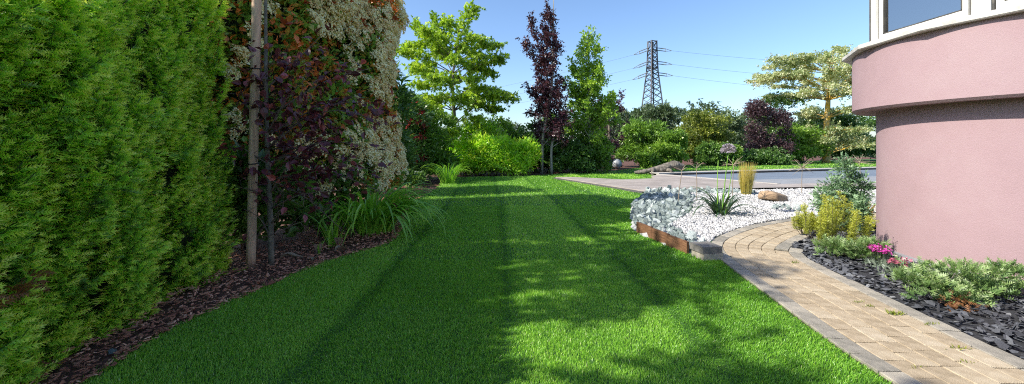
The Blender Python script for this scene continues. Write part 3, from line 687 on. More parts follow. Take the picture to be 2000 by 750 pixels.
for i in big:
    o = obj('bark_chip', me, None, bark_bed); place(o, Mx[i], (P[i, 0], P[i, 1], zz[i]+.012), sz[i])
# one pale stone lying in the mulch
g = G(222, 690); o = obj('stone', rock_me[2], None); o.location = (g[0], g[1], .02); o.scale = (.035, .03, .025)
tag(o, 'single small pale stone on the bark mulch below the yew hedge', 'stone')

# ------------------------------------------------------------------ lawn blades
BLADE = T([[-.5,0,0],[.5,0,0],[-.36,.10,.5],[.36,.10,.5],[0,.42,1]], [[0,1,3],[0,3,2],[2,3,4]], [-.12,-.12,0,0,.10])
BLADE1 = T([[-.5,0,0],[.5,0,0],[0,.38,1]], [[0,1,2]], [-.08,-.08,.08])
HOLES = [GB, [tuple(p) for p in (PATH_L-pn*(.10+.03*np.sin(np.arange(700)*.13)+.02*np.sin(np.arange(700)*.41))[:, None])[::4]]+[tuple(p) for p in (PATH_L+pn*2)[::-8]], deck_poly[:2]+[(2.75,17.25),(4.6,16.0),(6.2,16.6),(6.5,17.9),(7.1,18.7),(7.0,19.4),(33.8,27.8),(34,13),(13,13.3),(6,12.6)]]
def lawn_pts(n, x0, x1, y0, y1):
    P = np.c_[rng.uniform(x0, x1, n), rng.uniform(y0, y1, n)]
    jit = P+rng.normal(0, .035, P.shape)
    ok = inpoly(jit, LAWN)
    for h in HOLES: ok &= ~inpoly(jit, h)
    ok &= np.abs(P[:, 0]) < P[:, 1]*1.38+.6
    return P[ok]
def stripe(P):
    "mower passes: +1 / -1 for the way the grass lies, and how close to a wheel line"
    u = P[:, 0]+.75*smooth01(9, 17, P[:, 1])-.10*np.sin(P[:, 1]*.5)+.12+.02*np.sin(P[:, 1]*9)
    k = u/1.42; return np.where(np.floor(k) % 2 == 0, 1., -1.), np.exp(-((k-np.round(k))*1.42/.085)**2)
lawn = bpy.data.objects['lawn']
def blades(T_, P, h, w, mb):
    n = len(P); s, wl_ = stripe(P)
    yaw = rng.uniform(0, 2*np.pi, n)
    lean = np.c_[np.zeros(n), s*.26, np.ones(n)]+rng.normal(0, .30, (n, 3))*[1, 1, .1]; lean[:, 1] -= wl_*.7
    up = unit(lean); x = np.stack([np.cos(yaw), np.sin(yaw), np.zeros(n)], 1); x = unit(x-up*(x*up).sum(1)[:, None]); yv = np.cross(up, x)
    Mx = np.stack([x, yv, up], 2)
    hh = h*rng.uniform(.6, 1.15, n)*(1-.25*wl_)*(1+.18*wob(np.c_[P, P[:, :1]*0], 3.5, 9))
    patch = wob(np.c_[P, P[:, :1]*0], 1.3, 61)*.12+wob(np.c_[P, P[:, :1]*0], 6, 62)*.06
    a = .46+patch+rng.normal(0, .10, n)+s*.075-wl_*.17+(rng.uniform(0, 1, n) > .985)*.5  # mower bands: light and shade of the lying grass put into blade colour
    mb.scatter(T_, Mx, np.c_[P, np.full(n, -.003)], np.c_[w*rng.uniform(.7, 1.3, n), hh, hh], np.clip(a, .02, .98))
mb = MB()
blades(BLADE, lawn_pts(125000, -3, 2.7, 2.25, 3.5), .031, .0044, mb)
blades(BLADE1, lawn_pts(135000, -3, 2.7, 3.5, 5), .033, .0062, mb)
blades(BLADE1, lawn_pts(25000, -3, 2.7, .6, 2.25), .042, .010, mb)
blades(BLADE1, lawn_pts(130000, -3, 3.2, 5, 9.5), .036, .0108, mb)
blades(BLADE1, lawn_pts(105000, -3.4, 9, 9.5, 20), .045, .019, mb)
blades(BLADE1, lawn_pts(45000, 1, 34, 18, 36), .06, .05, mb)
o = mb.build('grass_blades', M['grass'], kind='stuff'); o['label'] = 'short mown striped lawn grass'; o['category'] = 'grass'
# tufts in the paving joints
def tuft(px, py, n, h, label):
    g = G(px, py, .03); mb = MB(); d = unit(np.c_[rng.normal(0, .55, (n, 2)), np.ones(n)])
    mb.scatter(NARROW, frames(d, rng.uniform(0, 6, n)), np.c_[rng.normal(0, .035, n), rng.normal(0, .012, n), np.zeros(n)], h*.75*rng.uniform(.5, 1.1, n), rng.uniform(.2, .8, n))
    o = mb.build('grass_tuft', M['olive'], None, loc=(g[0], g[1], .024)); tag(o, label, 'weed', 'weeds in the paving joints')
for px, py, n, h, lab in ((1748, 613, 60, .06, 'largest grass tuft growing in the paving joints beside the slate'), (1700, 598, 26, .035, 'small dry grass tuft in the paving, next farther than the largest one'),
                          (1676, 589, 26, .035, 'farthest of the three grass tufts in a row in the buff paving'), (1818, 633, 30, .04, 'flat weed tuft where buff paving meets grey kerb, nearer than the largest tuft'),
                          (1874, 680, 22, .05, 'small green weed beside the stepped kerb stone'), (1791, 716, 14, .03, 'tiny green seedling in the middle of the nearest buff paving'),
                          (1552, 513, 30, .05, 'dry grass in the joint where the path bends'), (1888, 708, 10, .04, 'thin weed in the nearest joint by the right frame edge')):
    tuft(px, py, n, h, lab)

# ------------------------------------------------------------------ generic plants
def tree(name, label, cat, base, trunk, limbs, leaf, size, per, mats, twig=(.5, 10), group=None, droop=0., flat=1.0, start=.25, tone=0., wood_r=1.0, spread=.5):
    """trunk: list of (x,y,z,r); limbs: list of end points (or paths) in local coordinates with a start height;
    every limb carries side twigs, every twig a number of leaf whorls"""
    t = thing(name, label, cat, base, group); wood = MB()
    tr_ = np.array(trunk, float); tp = spline(tr_[:, :3], 14); rad = np.interp(np.linspace(0, 1, 14), np.linspace(0, 1, len(tr_)), tr_[:, 3])
    trm = MB().tube(tp, rad, 8).build('trunk', mats[1], t, smooth=True)
    LP=[]; LD=[]
    for (h0, end) in limbs:
        i = np.argmin(abs(tp[:, 2]-h0)); p0 = tp[i]; end = np.array(end, float); L = np.linalg.norm(end-p0)
        mid = (p0+end)/2+np.array([0, 0, L*.10])+rng.normal(0, .05*L, 3)
        bp_ = spline([p0, mid, end], 12); r0 = min(rad[i]*.55, .012*L+.012)*wood_r
        wood.tube(bp_, np.linspace(r0, r0*.2, 12), 5)
        nt = max(3, int(L*twig[1]))
        for _ in range(nt):
            u_ = start+(1-start)*rng.uniform(0, 1)**.75; k = min(int(u_*11), 10); p = bp_[k]+(bp_[k+1]-bp_[k])*(u_*11-k) if k < 11 else bp_[-1]
            dr = unit(bp_[k+1]-bp_[k]); d = unit(dr*.7+rng.normal(0, 1, 3)*spread*[1, 1, flat]); l = twig[0]*rng.uniform(.5, 1.2)
            q = p+d*l+[0, 0, -droop*l]
            wood.tube([p, (p+q)/2+[0, 0, .04*l], q], [r0*.22, r0*.16, r0*.07], 3, cap=False)
            for s_ in np.linspace(.35, 1, per): LP.append(p+(q-p)*s_+rng.normal(0, .05*l, 3)); LD.append(d*.6+rng.normal(0, .6, 3)+[0, 0, -droop])
    if wood.V: wood.build('branches', mats[1], t, smooth=True)
    LP = np.array(LP); LD = np.array(LD); n = len(LP); cl = MB()
    tn = .42+tone+rng.normal(0, .12, n)+.14*wob(LP, 1.6, 77)
    for k in range(3):
        i = np.arange(k, n, 3); cl.scatter(leaf[k % len(leaf)], frames(LD[i], rng.normal(0, .7, len(i))), LP[i], size*rng.uniform(.7, 1.25, len(i)), tn[i])
    cl.build('crown', mats[0], t)
    return t
CL_OAK = [cluster(7, s, LOBED, 1.0, .55) for s in (1, 2, 3)]
CL_OV = [cluster(6, s, LEAF2, 1.0, .56) for s in (4, 5, 6)]
CL_NAR = [cluster(7, s, NARROW, 1.0, .85) for s in (7, 8, 9)]
CL_BR = [cluster(5, s, LEAF, 1.0, .56) for s in (10, 11, 12)]

def bush(name, label, base, rx, ry, h, n, leaf, size, mat, lumps=16, group=None, cat='shrub', zmin=.0, lump_r=.42, fill=.25, tone=0., seed=None, upright=.3, stems=8, shape=1.0, extra=None):
    "a shrub: stems from the base, leaf whorls on the skins of overlapping lumps that make up the outline"
    t = thing(name, label, cat, base, group); base = np.array(base, float); n = int(n*.68); size *= 1.18
    a = rng.uniform(0, 2*np.pi, lumps); zc = np.where(np.arange(lumps) % 3 == 0, rng.uniform(.04, .25, lumps), rng.uniform(.15, .82, lumps)); rr_ = np.sqrt(np.clip(1-((zc-.35)/.75)**2, .05, 1))**shape*rng.uniform(.45, .78, lumps)
    C = np.c_[rx*rr_*np.cos(a), ry*rr_*np.sin(a), h*zc]; Rl = lump_r*np.array([rx, ry, h*.42])*rng.uniform(.7, 1.25, (lumps, 1))
    w = (Rl.prod(1)); k = rng.choice(lumps, n, p=w/w.sum()); dv = sph(n); dv[:, 2] = np.where(dv[:, 2] < -.2, -dv[:, 2]*.7, dv[:, 2])
    rad = np.where(rng.uniform(0, 1, n) < fill, rng.uniform(.2, .9, n), rng.normal(1, .06, n)); P = C[k]+dv*Rl[k]*rad[:, None]
    P[:, 2] = np.maximum(P[:, 2], zmin+rng.uniform(0, .08*h, n)); tn = .42+tone+rng.normal(0, .12, n)+.12*rng.normal(size=lumps)[k]
    D = dv+rng.normal(0, .35, (n, 3)); D[:, 2] += upright
    mb = MB()
    for j in range(3):
        i = np.arange(j, n, 3); mb.scatter(leaf[j % len(leaf)], frames(D[i], rng.normal(0, .8, len(i))), P[i], size*rng.uniform(.7, 1.25, len(i)), tn[i])
    mb.build('foliage', mat, t)
    st = MB()
    for j in range(stems):
        c = C[j % lumps]; b0 = np.array([rng.normal(0, .06*rx), rng.normal(0, .06*ry), -.03])
        st.tube(spline([b0, (b0+c)/2*[.6, .6, 1], c*[.95, .95, 1.0]], 7), np.linspace(.016*h, .005*h, 7), 5)
    st.build('stems', M['bark'], t, smooth=True)
    return t
def cyl_limbs(n, h0, h1, rfun, up=.6, seed=0):
    r = np.random.default_rng(seed); out = []
    for k in range(n):
        z = h0+(h1-h0)*((k+r.uniform(0, .8))/n); a = k*2.4+r.normal(0, .3); rr_ = rfun((z-h0)/(h1-h0))*r.uniform(.75, 1.1)
        out.append((z, (rr_*math.cos(a), rr_*math.sin(a), z+rr_*up+r.normal(0, .1))))
    return out

# ------------------------------------------------------------------ photinia, laurel and the staked purple tree
ph = thing('photinia', 'huge photinia hedge covered in creamy white flower heads and bronze leaves', 'shrub', (-3.9, 7.5, 0)); phv = np.array([-3.9, 7.5, 0])
def ph_face(y, z):
    f = np.interp(y, [5.0, 6.0, 7.5, 9.0, 9.9], [-3.75, -3.15, -2.95, -2.72, -2.85])
    f = f+.30*wob(np.c_[y*0, y, z], 2.4, 71)+.20*wob(np.c_[y*0, y, z], 5.5, 72)-.10*np.maximum(0, z-3)**1.3-.25*np.maximum(0, .8-z)
    return f-.9*smooth01(9.2, 10.0, y+.18*wob(np.c_[z, z, z], 2, 73))**2
def ph_top(y): return 4.9+.2*np.sin(y*1.3)+.2*np.sin(y*3.1+1)-.9*np.exp(-((y-5.75)/.28)**2)+.4*smooth01(7.5, 9, y)+2.1*np.exp(-((y-8.05)/.62)**4)
def ph_pts(n, depth):
    y = rng.uniform(4.9, 10.0, n); z = rng.uniform(.1, 1, n)*ph_top(y); return np.c_[ph_face(y, z)-depth, y, z]
n_ = 15000; P = ph_pts(n_, np.abs(rng.normal(.06, .16, n_))); P = np.concatenate([P, np.c_[rng.uniform(-5.2, -3, 2400), 9.75+rng.normal(0, .15, 2400), rng.uniform(.2, 5.2, 2400)],
    np.c_[rng.uniform(-5.2, -3.1, 2200), (yt := rng.uniform(4.9, 9.9, 2200)), ph_top(yt)+rng.normal(-.1, .15, 2200)]]); n_ = len(P)
D = np.c_[rng.normal(.55, .4, n_), rng.normal(.0, .6, n_), rng.normal(.25, .6, n_)]
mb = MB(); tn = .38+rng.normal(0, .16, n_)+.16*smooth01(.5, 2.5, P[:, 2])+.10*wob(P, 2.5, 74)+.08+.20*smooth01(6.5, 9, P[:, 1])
for k in range(2):
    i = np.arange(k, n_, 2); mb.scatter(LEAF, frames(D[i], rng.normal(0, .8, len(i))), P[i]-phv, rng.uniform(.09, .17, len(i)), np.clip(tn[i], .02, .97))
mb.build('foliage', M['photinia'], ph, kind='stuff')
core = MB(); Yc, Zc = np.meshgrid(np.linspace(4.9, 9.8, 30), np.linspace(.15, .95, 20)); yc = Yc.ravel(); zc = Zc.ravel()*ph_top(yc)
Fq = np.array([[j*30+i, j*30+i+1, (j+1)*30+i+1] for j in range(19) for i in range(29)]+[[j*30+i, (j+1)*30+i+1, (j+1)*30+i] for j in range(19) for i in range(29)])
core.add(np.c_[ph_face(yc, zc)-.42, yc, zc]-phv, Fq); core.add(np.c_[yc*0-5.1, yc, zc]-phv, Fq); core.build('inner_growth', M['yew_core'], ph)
st = MB()
for k in range(14):
    y0 = rng.uniform(5.2, 9.6); st.tube(spline([(-4.1, y0, 0), (-4+rng.normal(0, .2), y0+rng.normal(0, .2), 1.5), (-3.7+rng.normal(0, .2), y0+rng.normal(0, .4), 4)], 9)-phv, np.linspace(.045, .012, 9), 6)
st.build('stems', M['bark'], ph, smooth=True)
def flower_head(seed, n=25):
    r = np.random.default_rng(seed); mb = MB(); a = r.uniform(0, 6.28, n); q = np.sqrt(r.uniform(0, 1, n)); z = .42*(1-q**2)+r.normal(0, .05, n)
    pos = np.stack([q*np.cos(a), z+.25, q*np.sin(a)*.9], 1); d = np.stack([q*np.cos(a)*.8, np.ones(n), q*np.sin(a)*.8], 1)+r.normal(0, .35, (n, 3))
    fl = T([[-.19,.0,-.15],[.19,.0,-.15],[.0,.03,.22],[0,-.14,0]], [[0,2,1],[0,1,3]], [.1,.1,.1,-.2])
    mb.scatter(fl, frames(unit(d), r.uniform(0, 6, n)), pos, r.uniform(.75, 1.3, n), r.uniform(.35, .8, n))
    return np.concatenate(mb.V), np.concatenate(mb.F), np.concatenate(mb.A)
FH = [flower_head(s) for s in range(5)]
n_ = 1350; P = ph_pts(n_, -.05+np.abs(rng.normal(0, .03, n_))); pr = np.clip(-.04+.22*smooth01(1.4, 2.6, P[:, 2])+.62*smooth01(6.6, 8.2, P[:, 1])+.30*smooth01(2.2, 3.4, P[:, 2])+.75*wob(P, 3.4, 75), 0, .95)*smooth01(.5, 1.0, P[:, 2])
P = P[rng.uniform(0, 1, n_) < pr]; P = P[P[:, 1] > 5.2]; k_ = rng.integers(4, 10, len(P)); P = np.repeat(P, k_, 0); n_ = len(P)
P = P+rng.normal(0, 1, (n_, 3))*[.03, .075, .06]
Mf = frames(np.c_[rng.normal(.8, .25, n_), rng.normal(-.15, .35, n_), rng.normal(.45, .3, n_)], rng.uniform(0, 6, n_)); sc = rng.uniform(.055, .105, n_)
infr = P[:, 2] < 1.5+.38*P[:, 1]; chosen = np.argsort(-(sc*infr/P[:, 1]))[:290]; rest = np.setdiff1d(np.arange(n_), chosen)
mb = MB()
for k in range(5): i = rest[k::5]; mb.scatter(FH[k], Mf[i], P[i]-phv, sc[i], rng.normal(0, .1, len(i)))
mb.build('flower_heads', M['cream'], ph, kind='stuff')
fme = []
for T_ in FH: me = MB().add(*T_).mesh('flower_head'); me.materials.append(M['cream']); fme.append(me)
for i in chosen: o = obj('flower_head', fme[i % 5], None, ph); place(o, Mf[i], P[i]-phv, sc[i])
# red young shoots
rl = MB().add(*LEAF).mesh('red_leaf'); rl.materials.append(M['photinia_red'])
for k in range(55):
    p = ph_pts(1, np.array([-.05]))[0]
    if p[1] < 5.6 or p[2] < 1.0: continue
    for j in range(5):
        d = unit(np.array([.6, 0, .35])+rng.normal(0, .55, 3)); o = obj('red_leaf', rl, None, ph); place(o, frames(d[None], np.array([rng.normal(0, .6)]))[0], p-phv, rng.uniform(.10, .16))
bush('laurel', 'dark evergreen shrub with big glossy leaves low beside the large daylily', (-3.25, 6.5, 0), .6, .8, 1.3, 1100, [LEAF], .16, M['dark_green'], 16, lump_r=.4, tone=.05)
bush('laurel', 'dark evergreen shrub with big glossy leaves low behind the wooden stake', (-3.72, 5.45, 0), .75, .45, 1.45, 1300, [LEAF], .17, M['dark_green'], 14, lump_r=.4, tone=.05)

g0 = G(490, 521); stake = thing('tree_stake', 'round pale wooden stake standing upright in the mulch, rising out of frame', 'stake', g0)
gt = np.array([(503-1000)/F*g0[1], g0[1], 3.75])-g0
sp_ = np.stack([gt*t for t in np.linspace(-.01, 1, 14)]); o = MB().tube(sp_, .052, 16).build('post', M['stake'], stake, smooth=True)
for h_, in ((1.28,), (2.45,)):
    an = np.linspace(0, 2*np.pi, 15); c = gt*h_/3.75
    MB().tube(np.c_[c[0]+.057*np.cos(an), c[1]+.057*np.sin(an), c[2]+.01*np.sin(an)], .008, 5).build('tie', M['tie'], stake)
b0 = G(530, 522); pt_ = thing('purple_tree', 'young staked tree with big dark purple leaves and thin grey trunk', 'tree', b0)
trunk = spline([(0,0,-.03),(-.005,0,.45),(-.03,0,1.0),(-.07,.02,1.7),(-.10,.05,2.5),(-.12,.08,3.5)], 20)
MB().tube(trunk, np.linspace(.036, .015, 20), 9).build('trunk', M['bark'], pt_, smooth=True)
wood = MB(); LP=[]; LD=[]
ends = [(.05,.15,.85,1.0),(.75,.35,.35,1.15),(.30,-.25,.85,.55),(1.05,.2,1.5,1.2),(1.25,.15,1.15,1.5),(1.40,.35,1.75,1.55),(.9,.3,2.1,1.5),(.55,-.2,2.3,1.7),(1.05,.5,2.55,1.9),(.2,-.3,2.6,1.9),(-.42,.0,1.55,1.2),(-.45,.1,2.2,1.6),(-.35,-.1,1.0,.7),
        (.6,-.1,1.5,.9),(.85,.0,.95,.7),(.5,.3,1.2,.8),(.3,.4,1.9,1.4),(1.15,.6,2.1,1.6),(.7,.6,1.7,1.2),(-.3,.2,2.7,2.0),(.5,.2,2.9,2.2),(1.3,.4,.85,1.0),(-.2,-.2,.75,.4),(.35,.1,.55,.25)]
for (ex, ey, ez, h0) in ends:
    i = np.argmin(abs(trunk[:, 2]-h0)); p0 = trunk[i]; e_ = np.array([ex, ey, ez]); L = np.linalg.norm(e_-p0)
    bp_ = spline([p0, (p0+e_)/2+[0, 0, .10*L]+rng.normal(0, .04, 3), e_], 10); wood.tube(bp_, np.linspace(.012, .003, 10), 5)
    for k in range(int(5+9*L)):
        u_ = .25+.75*rng.uniform(); q = bp_[min(int(u_*9), 9)]; d = unit(rng.normal(0, .8, 3)+[.35, -.1, .1]); l = rng.uniform(.08, .25); e2 = q+d*l
        wood.tube([q, e2], [.004, .002], 3, cap=False)
        for _ in range(5): LP.append(e2+rng.normal(0, .05, 3)); LD.append(d+rng.normal(0, .6, 3)+[.1, -.2, -.15])
wood.build('branches', M['twig'], pt_, smooth=True)
LP = np.array(LP); LD = np.array(LD); n_ = len(LP); s_ = rng.uniform(.075, .14, n_)
s_ *= np.where(LP[:, 2] < .75, .75, 1)
keep = rng.permutation(n_); keep = keep[rng.uniform(0, 1, n_) < np.interp(LP[keep, 2], [.5, .8, 1.1], [.05, .3, 1])][:760]; objs, rest = keep[:295], keep[295:]
ML = frames(LD, rng.normal(0, .7, n_))
MB().scatter(BROAD, ML[rest], LP[rest], s_[rest], rng.uniform(.2, .8, len(rest))).build('leaves', M['purple_leaf'], pt_, kind='stuff')
lme = MB().add(BROAD[0], BROAD[1], BROAD[2]+.5).mesh('leaf'); lme.materials.append(M['purple_leaf'])
for i in objs: o = obj('leaf', lme, None, pt_); place(o, ML[i], LP[i], s_[i])

# ------------------------------------------------------------------ strap-leaved plants
def strap_mesh(L, w, arch, seed, nseg=9):
    r = np.random.default_rng(seed); t = np.linspace(0, 1, nseg); a = arch*t**1.4; dy = np.sin(a); dz = np.cos(a)
    y = np.concatenate([[0], np.cumsum((dy[1:]+dy[:-1])/2)])*L/(nseg-1); z = np.concatenate([[0], np.cumsum((dz[1:]+dz[:-1])/2)])*L/(nseg-1)
    ww = w*np.clip(np.minimum(1, .55+1.5*t)*(1-t**3), .02, 1); x = r.normal(0, .015)*t*L*3
    V = np.concatenate([np.c_[x-ww/2, y, z+.18*ww], np.c_[x+t*0, y, z], np.c_[x+ww/2, y, z+.18*ww]]); i = np.arange(nseg-1); n = nseg
    Fc = np.concatenate([np.stack([i, i+n, i+n+1], 1), np.stack([i, i+n+1, i+1], 1), np.stack([i+n, i+2*n, i+2*n+1], 1), np.stack([i+n, i+2*n+1, i+n+1], 1)])
    return MB().add(V, Fc, .5)
def straps(t, n, L, w, mat, spread, arch=(.8, 2.2), lean=.25, bias=None, name='leaf'):
    mes = []
    for k in range(6):
        me = strap_mesh(L*(.65+.11*k), w, arch[0]+(arch[1]-arch[0])*k/5, k).mesh(name); me.materials.append(mat); mes.append(me)
    for k in range(n):
        o = obj(name, mes[rng.integers(6)], None, t); a = rng.uniform(0, 2*np.pi) if bias is None or rng.uniform() > .6 else bias+rng.normal(0, .7)
        q = spread*math.sqrt(rng.uniform()); o.location = (q*math.cos(a), q*math.sin(a), 0); o.rotation_euler = (-rng.uniform(0, lean), rng.normal(0, .1), a-math.pi/2); s = rng.uniform(.8, 1.15); o.scale = (s, s, s)
dl = thing('daylily', 'large daylily clump with arching strap leaves spilling over the lawn edge', 'plant', (-2.5, 6.7, .0)); straps(dl, 260, 1.25, .052, M['strap'], .42, (1.1, 2.6), .6, bias=-.1)
dl = thing('daylily', 'smaller upright green strap-leaved clump between the stake and the large daylily', 'plant', (-2.68, 5.75, .0)); straps(dl, 26, .55, .026, M['strap'], .10, (.3, 1.2), .3)
dl = thing('fountain_grass', 'green arching fountain grass beside the white globe at the far left border', 'grass plant', (-2.55, 15.2, 0)); straps(dl, 150, 1.25, .028, M['strap'], .3, (1.0, 2.5), .3)
for (px, py, lab, a) in ((622, 497, 'withered pinkish iris fan in the mulch, left of the pair', .2), (660, 483, 'withered pinkish iris fan in the mulch, right of the pair, with green blades', -.15)):
    g = G(px, py); t = thing('iris_fan', lab, 'plant', g, 'withered iris fans'); 
    for k in range(5):
        me = MB(); f_ = -.35+.17*k; top_ = .14; bx = math.sin(f_)*.02
        me.add([[bx-.010, .004*k, -.01], [bx+.010, .004*k, -.01], [math.sin(f_)*top_-.016, .004*k, top_], [math.sin(f_)*top_+.016, .004*k+.004, top_*1.02]], [[0,1,3],[0,3,2]], rng.uniform(.1, .9)); o = me.build('cut_leaf', M['dead_fan'], t); o.rotation_euler = (0, 0, a)
    straps(t, 6, .26, .02, M['strap'], .03, (.3, 1.8), .3)
for px, py, r_, lab in ((570, 508, 0.4, 'curled tan dead leaf lying on the mulch beside the purple tree'), (612, 513, 2.0, 'larger curled tan dead leaf lying at the lawn edge'), (668, 492, 1.2, 'pale curled dead leaf below the right iris fan')):
    g = G(px, py); mb = MB(); t_ = np.linspace(0, 1, 7); wv = .05*np.sin(t_*math.pi)+.004; zc = .03+.03*np.sin(t_*5)
    V = np.concatenate([np.c_[t_*.26-.13, -wv, zc+.03], np.c_[t_*.26-.13, wv*0, zc], np.c_[t_*.26-.13, wv, zc+.03]]); i = np.arange(6)
    mb.add(V, np.concatenate([np.stack([i, i+7, i+8], 1), np.stack([i, i+8, i+1], 1), np.stack([i+7, i+14, i+15], 1), np.stack([i+7, i+15, i+8], 1)]), .6)
    o = mb.build('dead_leaf', M['dry'], None, loc=(g[0], g[1], .01)); o.rotation_euler = (0, 0, r_); tag(o, lab, 'leaf')

def globe(px, py, dia, label):
    g = G(px, py); t = thing('garden_globe', label, 'lamp', g, 'round garden globes'); import bmesh
    bm = bmesh.new(); bmesh.ops.create_uvsphere(bm, u_segments=36, v_segments=20, radius=dia/2)
    me = bpy.data.meshes.new('globe'); bm.to_mesh(me); bm.free()
    for p in me.polygons: p.use_smooth = True
    obj('globe', me, M['globe'], t, (0, 0, dia/2+.02)); MB().tube([(0,0,-.03),(0,0,.05)], [dia*.22, dia*.2], 18).build('foot', M['tie'], t)
globe(814, 361, .50, 'white globe half hidden by leaves in the left border'); globe(1204.7, 330, .62, 'white globe beside the dark purple shrub across the lawn')

# ------------------------------------------------------------------ plants in the gravel bed
def bedz(g): return float(bed_h(np.array([[g[0], g[1]]]))[0])
g = G(1408, 413, .12); ag = thing('agapanthus', 'agapanthus clump with dark strap leaves and one tall lilac flower head', 'plant', (g[0], g[1], bedz(g)-.02))
straps(ag, 80, .82, .036, M['strap_dark'], .15, (1.2, 2.4), .95)
def stalk(t, p0, p1, r0, mat, name='stalk'):
    p0, p1 = np.array(p0, float), np.array(p1, float); return MB().tube(spline([p0, (p0+p1)/2+[rng.normal(0, .01), 0, 0], p1], 9), np.linspace(r0, r0*.7, 9), 6).build(name, mat, t, smooth=True)
hx = (1423-1000)/F*g[1]-g[0]; hz = CAMH-(291-HZ)/F*g[1]-bedz(g)
stalk(ag, (.02,0,0), (hx, 0, hz), .010, M['strap']); stalk(ag, (-.04,.05,0), (-.03,.05,hz-.22), .008, M['strap']); stalk(ag, (.08,-.02,0), (.26,-.02,hz-.12), .008, M['strap'])
fl = MB(); n_ = 60; d = sph(n_); d[:, 2] = np.abs(d[:, 2])*1.1-.25
for k in range(n_): fl.tube([np.array([hx, 0, hz]), np.array([hx, 0, hz])+d[k]*.10], .0035, 3, .1, cap=False)
fl.scatter(LEAF2, frames(np.repeat(d, 4, 0)+rng.normal(0, .5, (n_*4, 3)), rng.uniform(0, 6, n_*4)), np.array([hx, 0, hz])+np.repeat(d, 4, 0)*.10, rng.uniform(.05, .075, n_*4), rng.uniform(.1, .9, n_*4))
fl.build('flower_head', M['lilac'], ag)
def star(px, py, pxt, pyt, rad, label, n=16, up=-.2, dense=True):
    g = G(px, py, .09); z0 = bedz(g)-.02; t = thing('allium_stem', label, 'plant', (g[0], g[1], z0), 'dry allium seed heads')
    p1 = np.array([(pxt-1000)/F*g[1]-g[0], 0, CAMH-(pyt-HZ)/F*g[1]-z0]); stalk(t, (0,0,0), p1, .010, M['dry'])
    mb = MB()
    for k in range(n):
        a = k*2.4+rng.normal(0, .2); d = unit(np.array([math.cos(a), math.sin(a)*.8, rng.uniform(up, 1.0)])); l = rad*rng.uniform(.6, 1.1)
        mb.tube([p1, p1+d*l*.6+[0,0,.01], p1+d*l], [.006, .005, .004], 4, .7); mb.scatter(LEAF2, frames(d[None]), (p1+d*l)[None], np.array([.03]), np.array([.6]))
    mb.build('seed_head', M['dry'], t)
star(1324, 399, 1332, 333, .20, 'leftmost dry bare-stemmed allium over the shaded grey rocks', 4, .3); star(1361, 390, 1360, 329, .32, 'dark dry allium second from the left over the grey rocks', 5, .4)
star(1430, 392, 1433, 322, .30, 'dry straw-coloured allium star just right of the agapanthus flower', 12); star(1566, 375, 1567, 328, .36, 'dry spidery allium star above the tan boulder', 22, -.8); star(1682, 370, 1679, 317, .42, 'dry spidery allium star nearest to the pink wall', 16, -.3)
g = G(1457, 379, .06); t = thing('feather_grass', 'upright golden feather grass tuft in the white gravel', 'grass plant', (g[0], g[1], bedz(g)-.02)); mb = MB()
for k in range(420):
    a, q = rng.uniform(0, 6.28), .13*math.sqrt(rng.uniform()); b_ = np.array([q*math.cos(a), q*math.sin(a), 0]); h_ = rng.uniform(.55, 1.0); tip = b_*1.7+[rng.normal(0, .035)+(.12*rng.uniform() if h_ > .8 else 0), rng.normal(0, .03), h_]
    mb.tube([b_, (b_+tip)/2+[0, 0, .03], tip], [.0035, .0035, .0012], 3, rng.uniform(.1, .5)+.35*(h_ > .75), cap=False)
mb.build('blades', M['straw'], t)
g = G(1512, 389, .07); V_, F_, _ = rock_template(3, 3, .0); V_ = V_*[.40, .30, .27]; V_ *= (1+.05*wob(V_, 9, 3))[:, None]
o = MB().add(V_, F_).build('boulder', M['boulder'], None, smooth=True, loc=(g[0], g[1], bedz(g)+.10)); tag(o, 'flat-topped tan boulder sitting on the white gravel', 'boulder')

# ------------------------------------------------------------------ plants in the slate bed
NEED = [cluster(9, s, NARROW, .9, .55) for s in (31, 32, 33)]
SP2 = [sprig(4, s) for s in (41, 42, 43)]
g = G(1648, 452); t = thing('juniper', 'upright blue-green juniper with open crooked top between the gravel and the wall', 'shrub', (g[0], g[1], .03)); wood = MB(); LP=[]; LD=[]; LS=[]
for (p1, p2, p3, ln, r_) in (((.05,0,.3),(.12,0,.75),(-.03,0,1.22),170,.022), ((.15,.05,.35),(.30,0,.62),(.28,0,.92),120,.016), ((-.15,0,.2),(-.32,0,.42),(-.40,0,.62),150,.014), ((.02,.1,.25),(-.12,.1,.55),(-.16,0,.85),120,.012), ((.18,0,.2),(.32,0,.38),(.36,.1,.55),90,.012), ((-.15,-.1,.1),(-.3,-.1,.22),(-.38,0,.4),90,.012), ((.05,-.2,.15),(.0,-.3,.32),(.05,-.3,.5),120,.012)):
    b_ = spline([(0,0,-.02), p1, p2, p3], 24); wood.tube(b_, np.linspace(r_, .004, 24), 5)
    k = np.clip((rng.uniform(.22, 1, ln)**.8*23).astype(int), 0, 22); d = unit(rng.normal(0, .8, (ln, 3))+[0, 0, .55]); LP.append(b_[k]+d*.05); LD.append(d); LS.append(np.full(ln, .14))
wood.build('stems', M['bark'], t, smooth=True); LP, LD = np.concatenate(LP), np.concatenate(LD); n_ = len(LP)
MB().scatter(NEED[0], frames(LD, rng.uniform(0, 6, n_)), LP, rng.uniform(.09, .17, n_), .45+rng.normal(0, .2, n_)).build('foliage', M['juniper'], t)
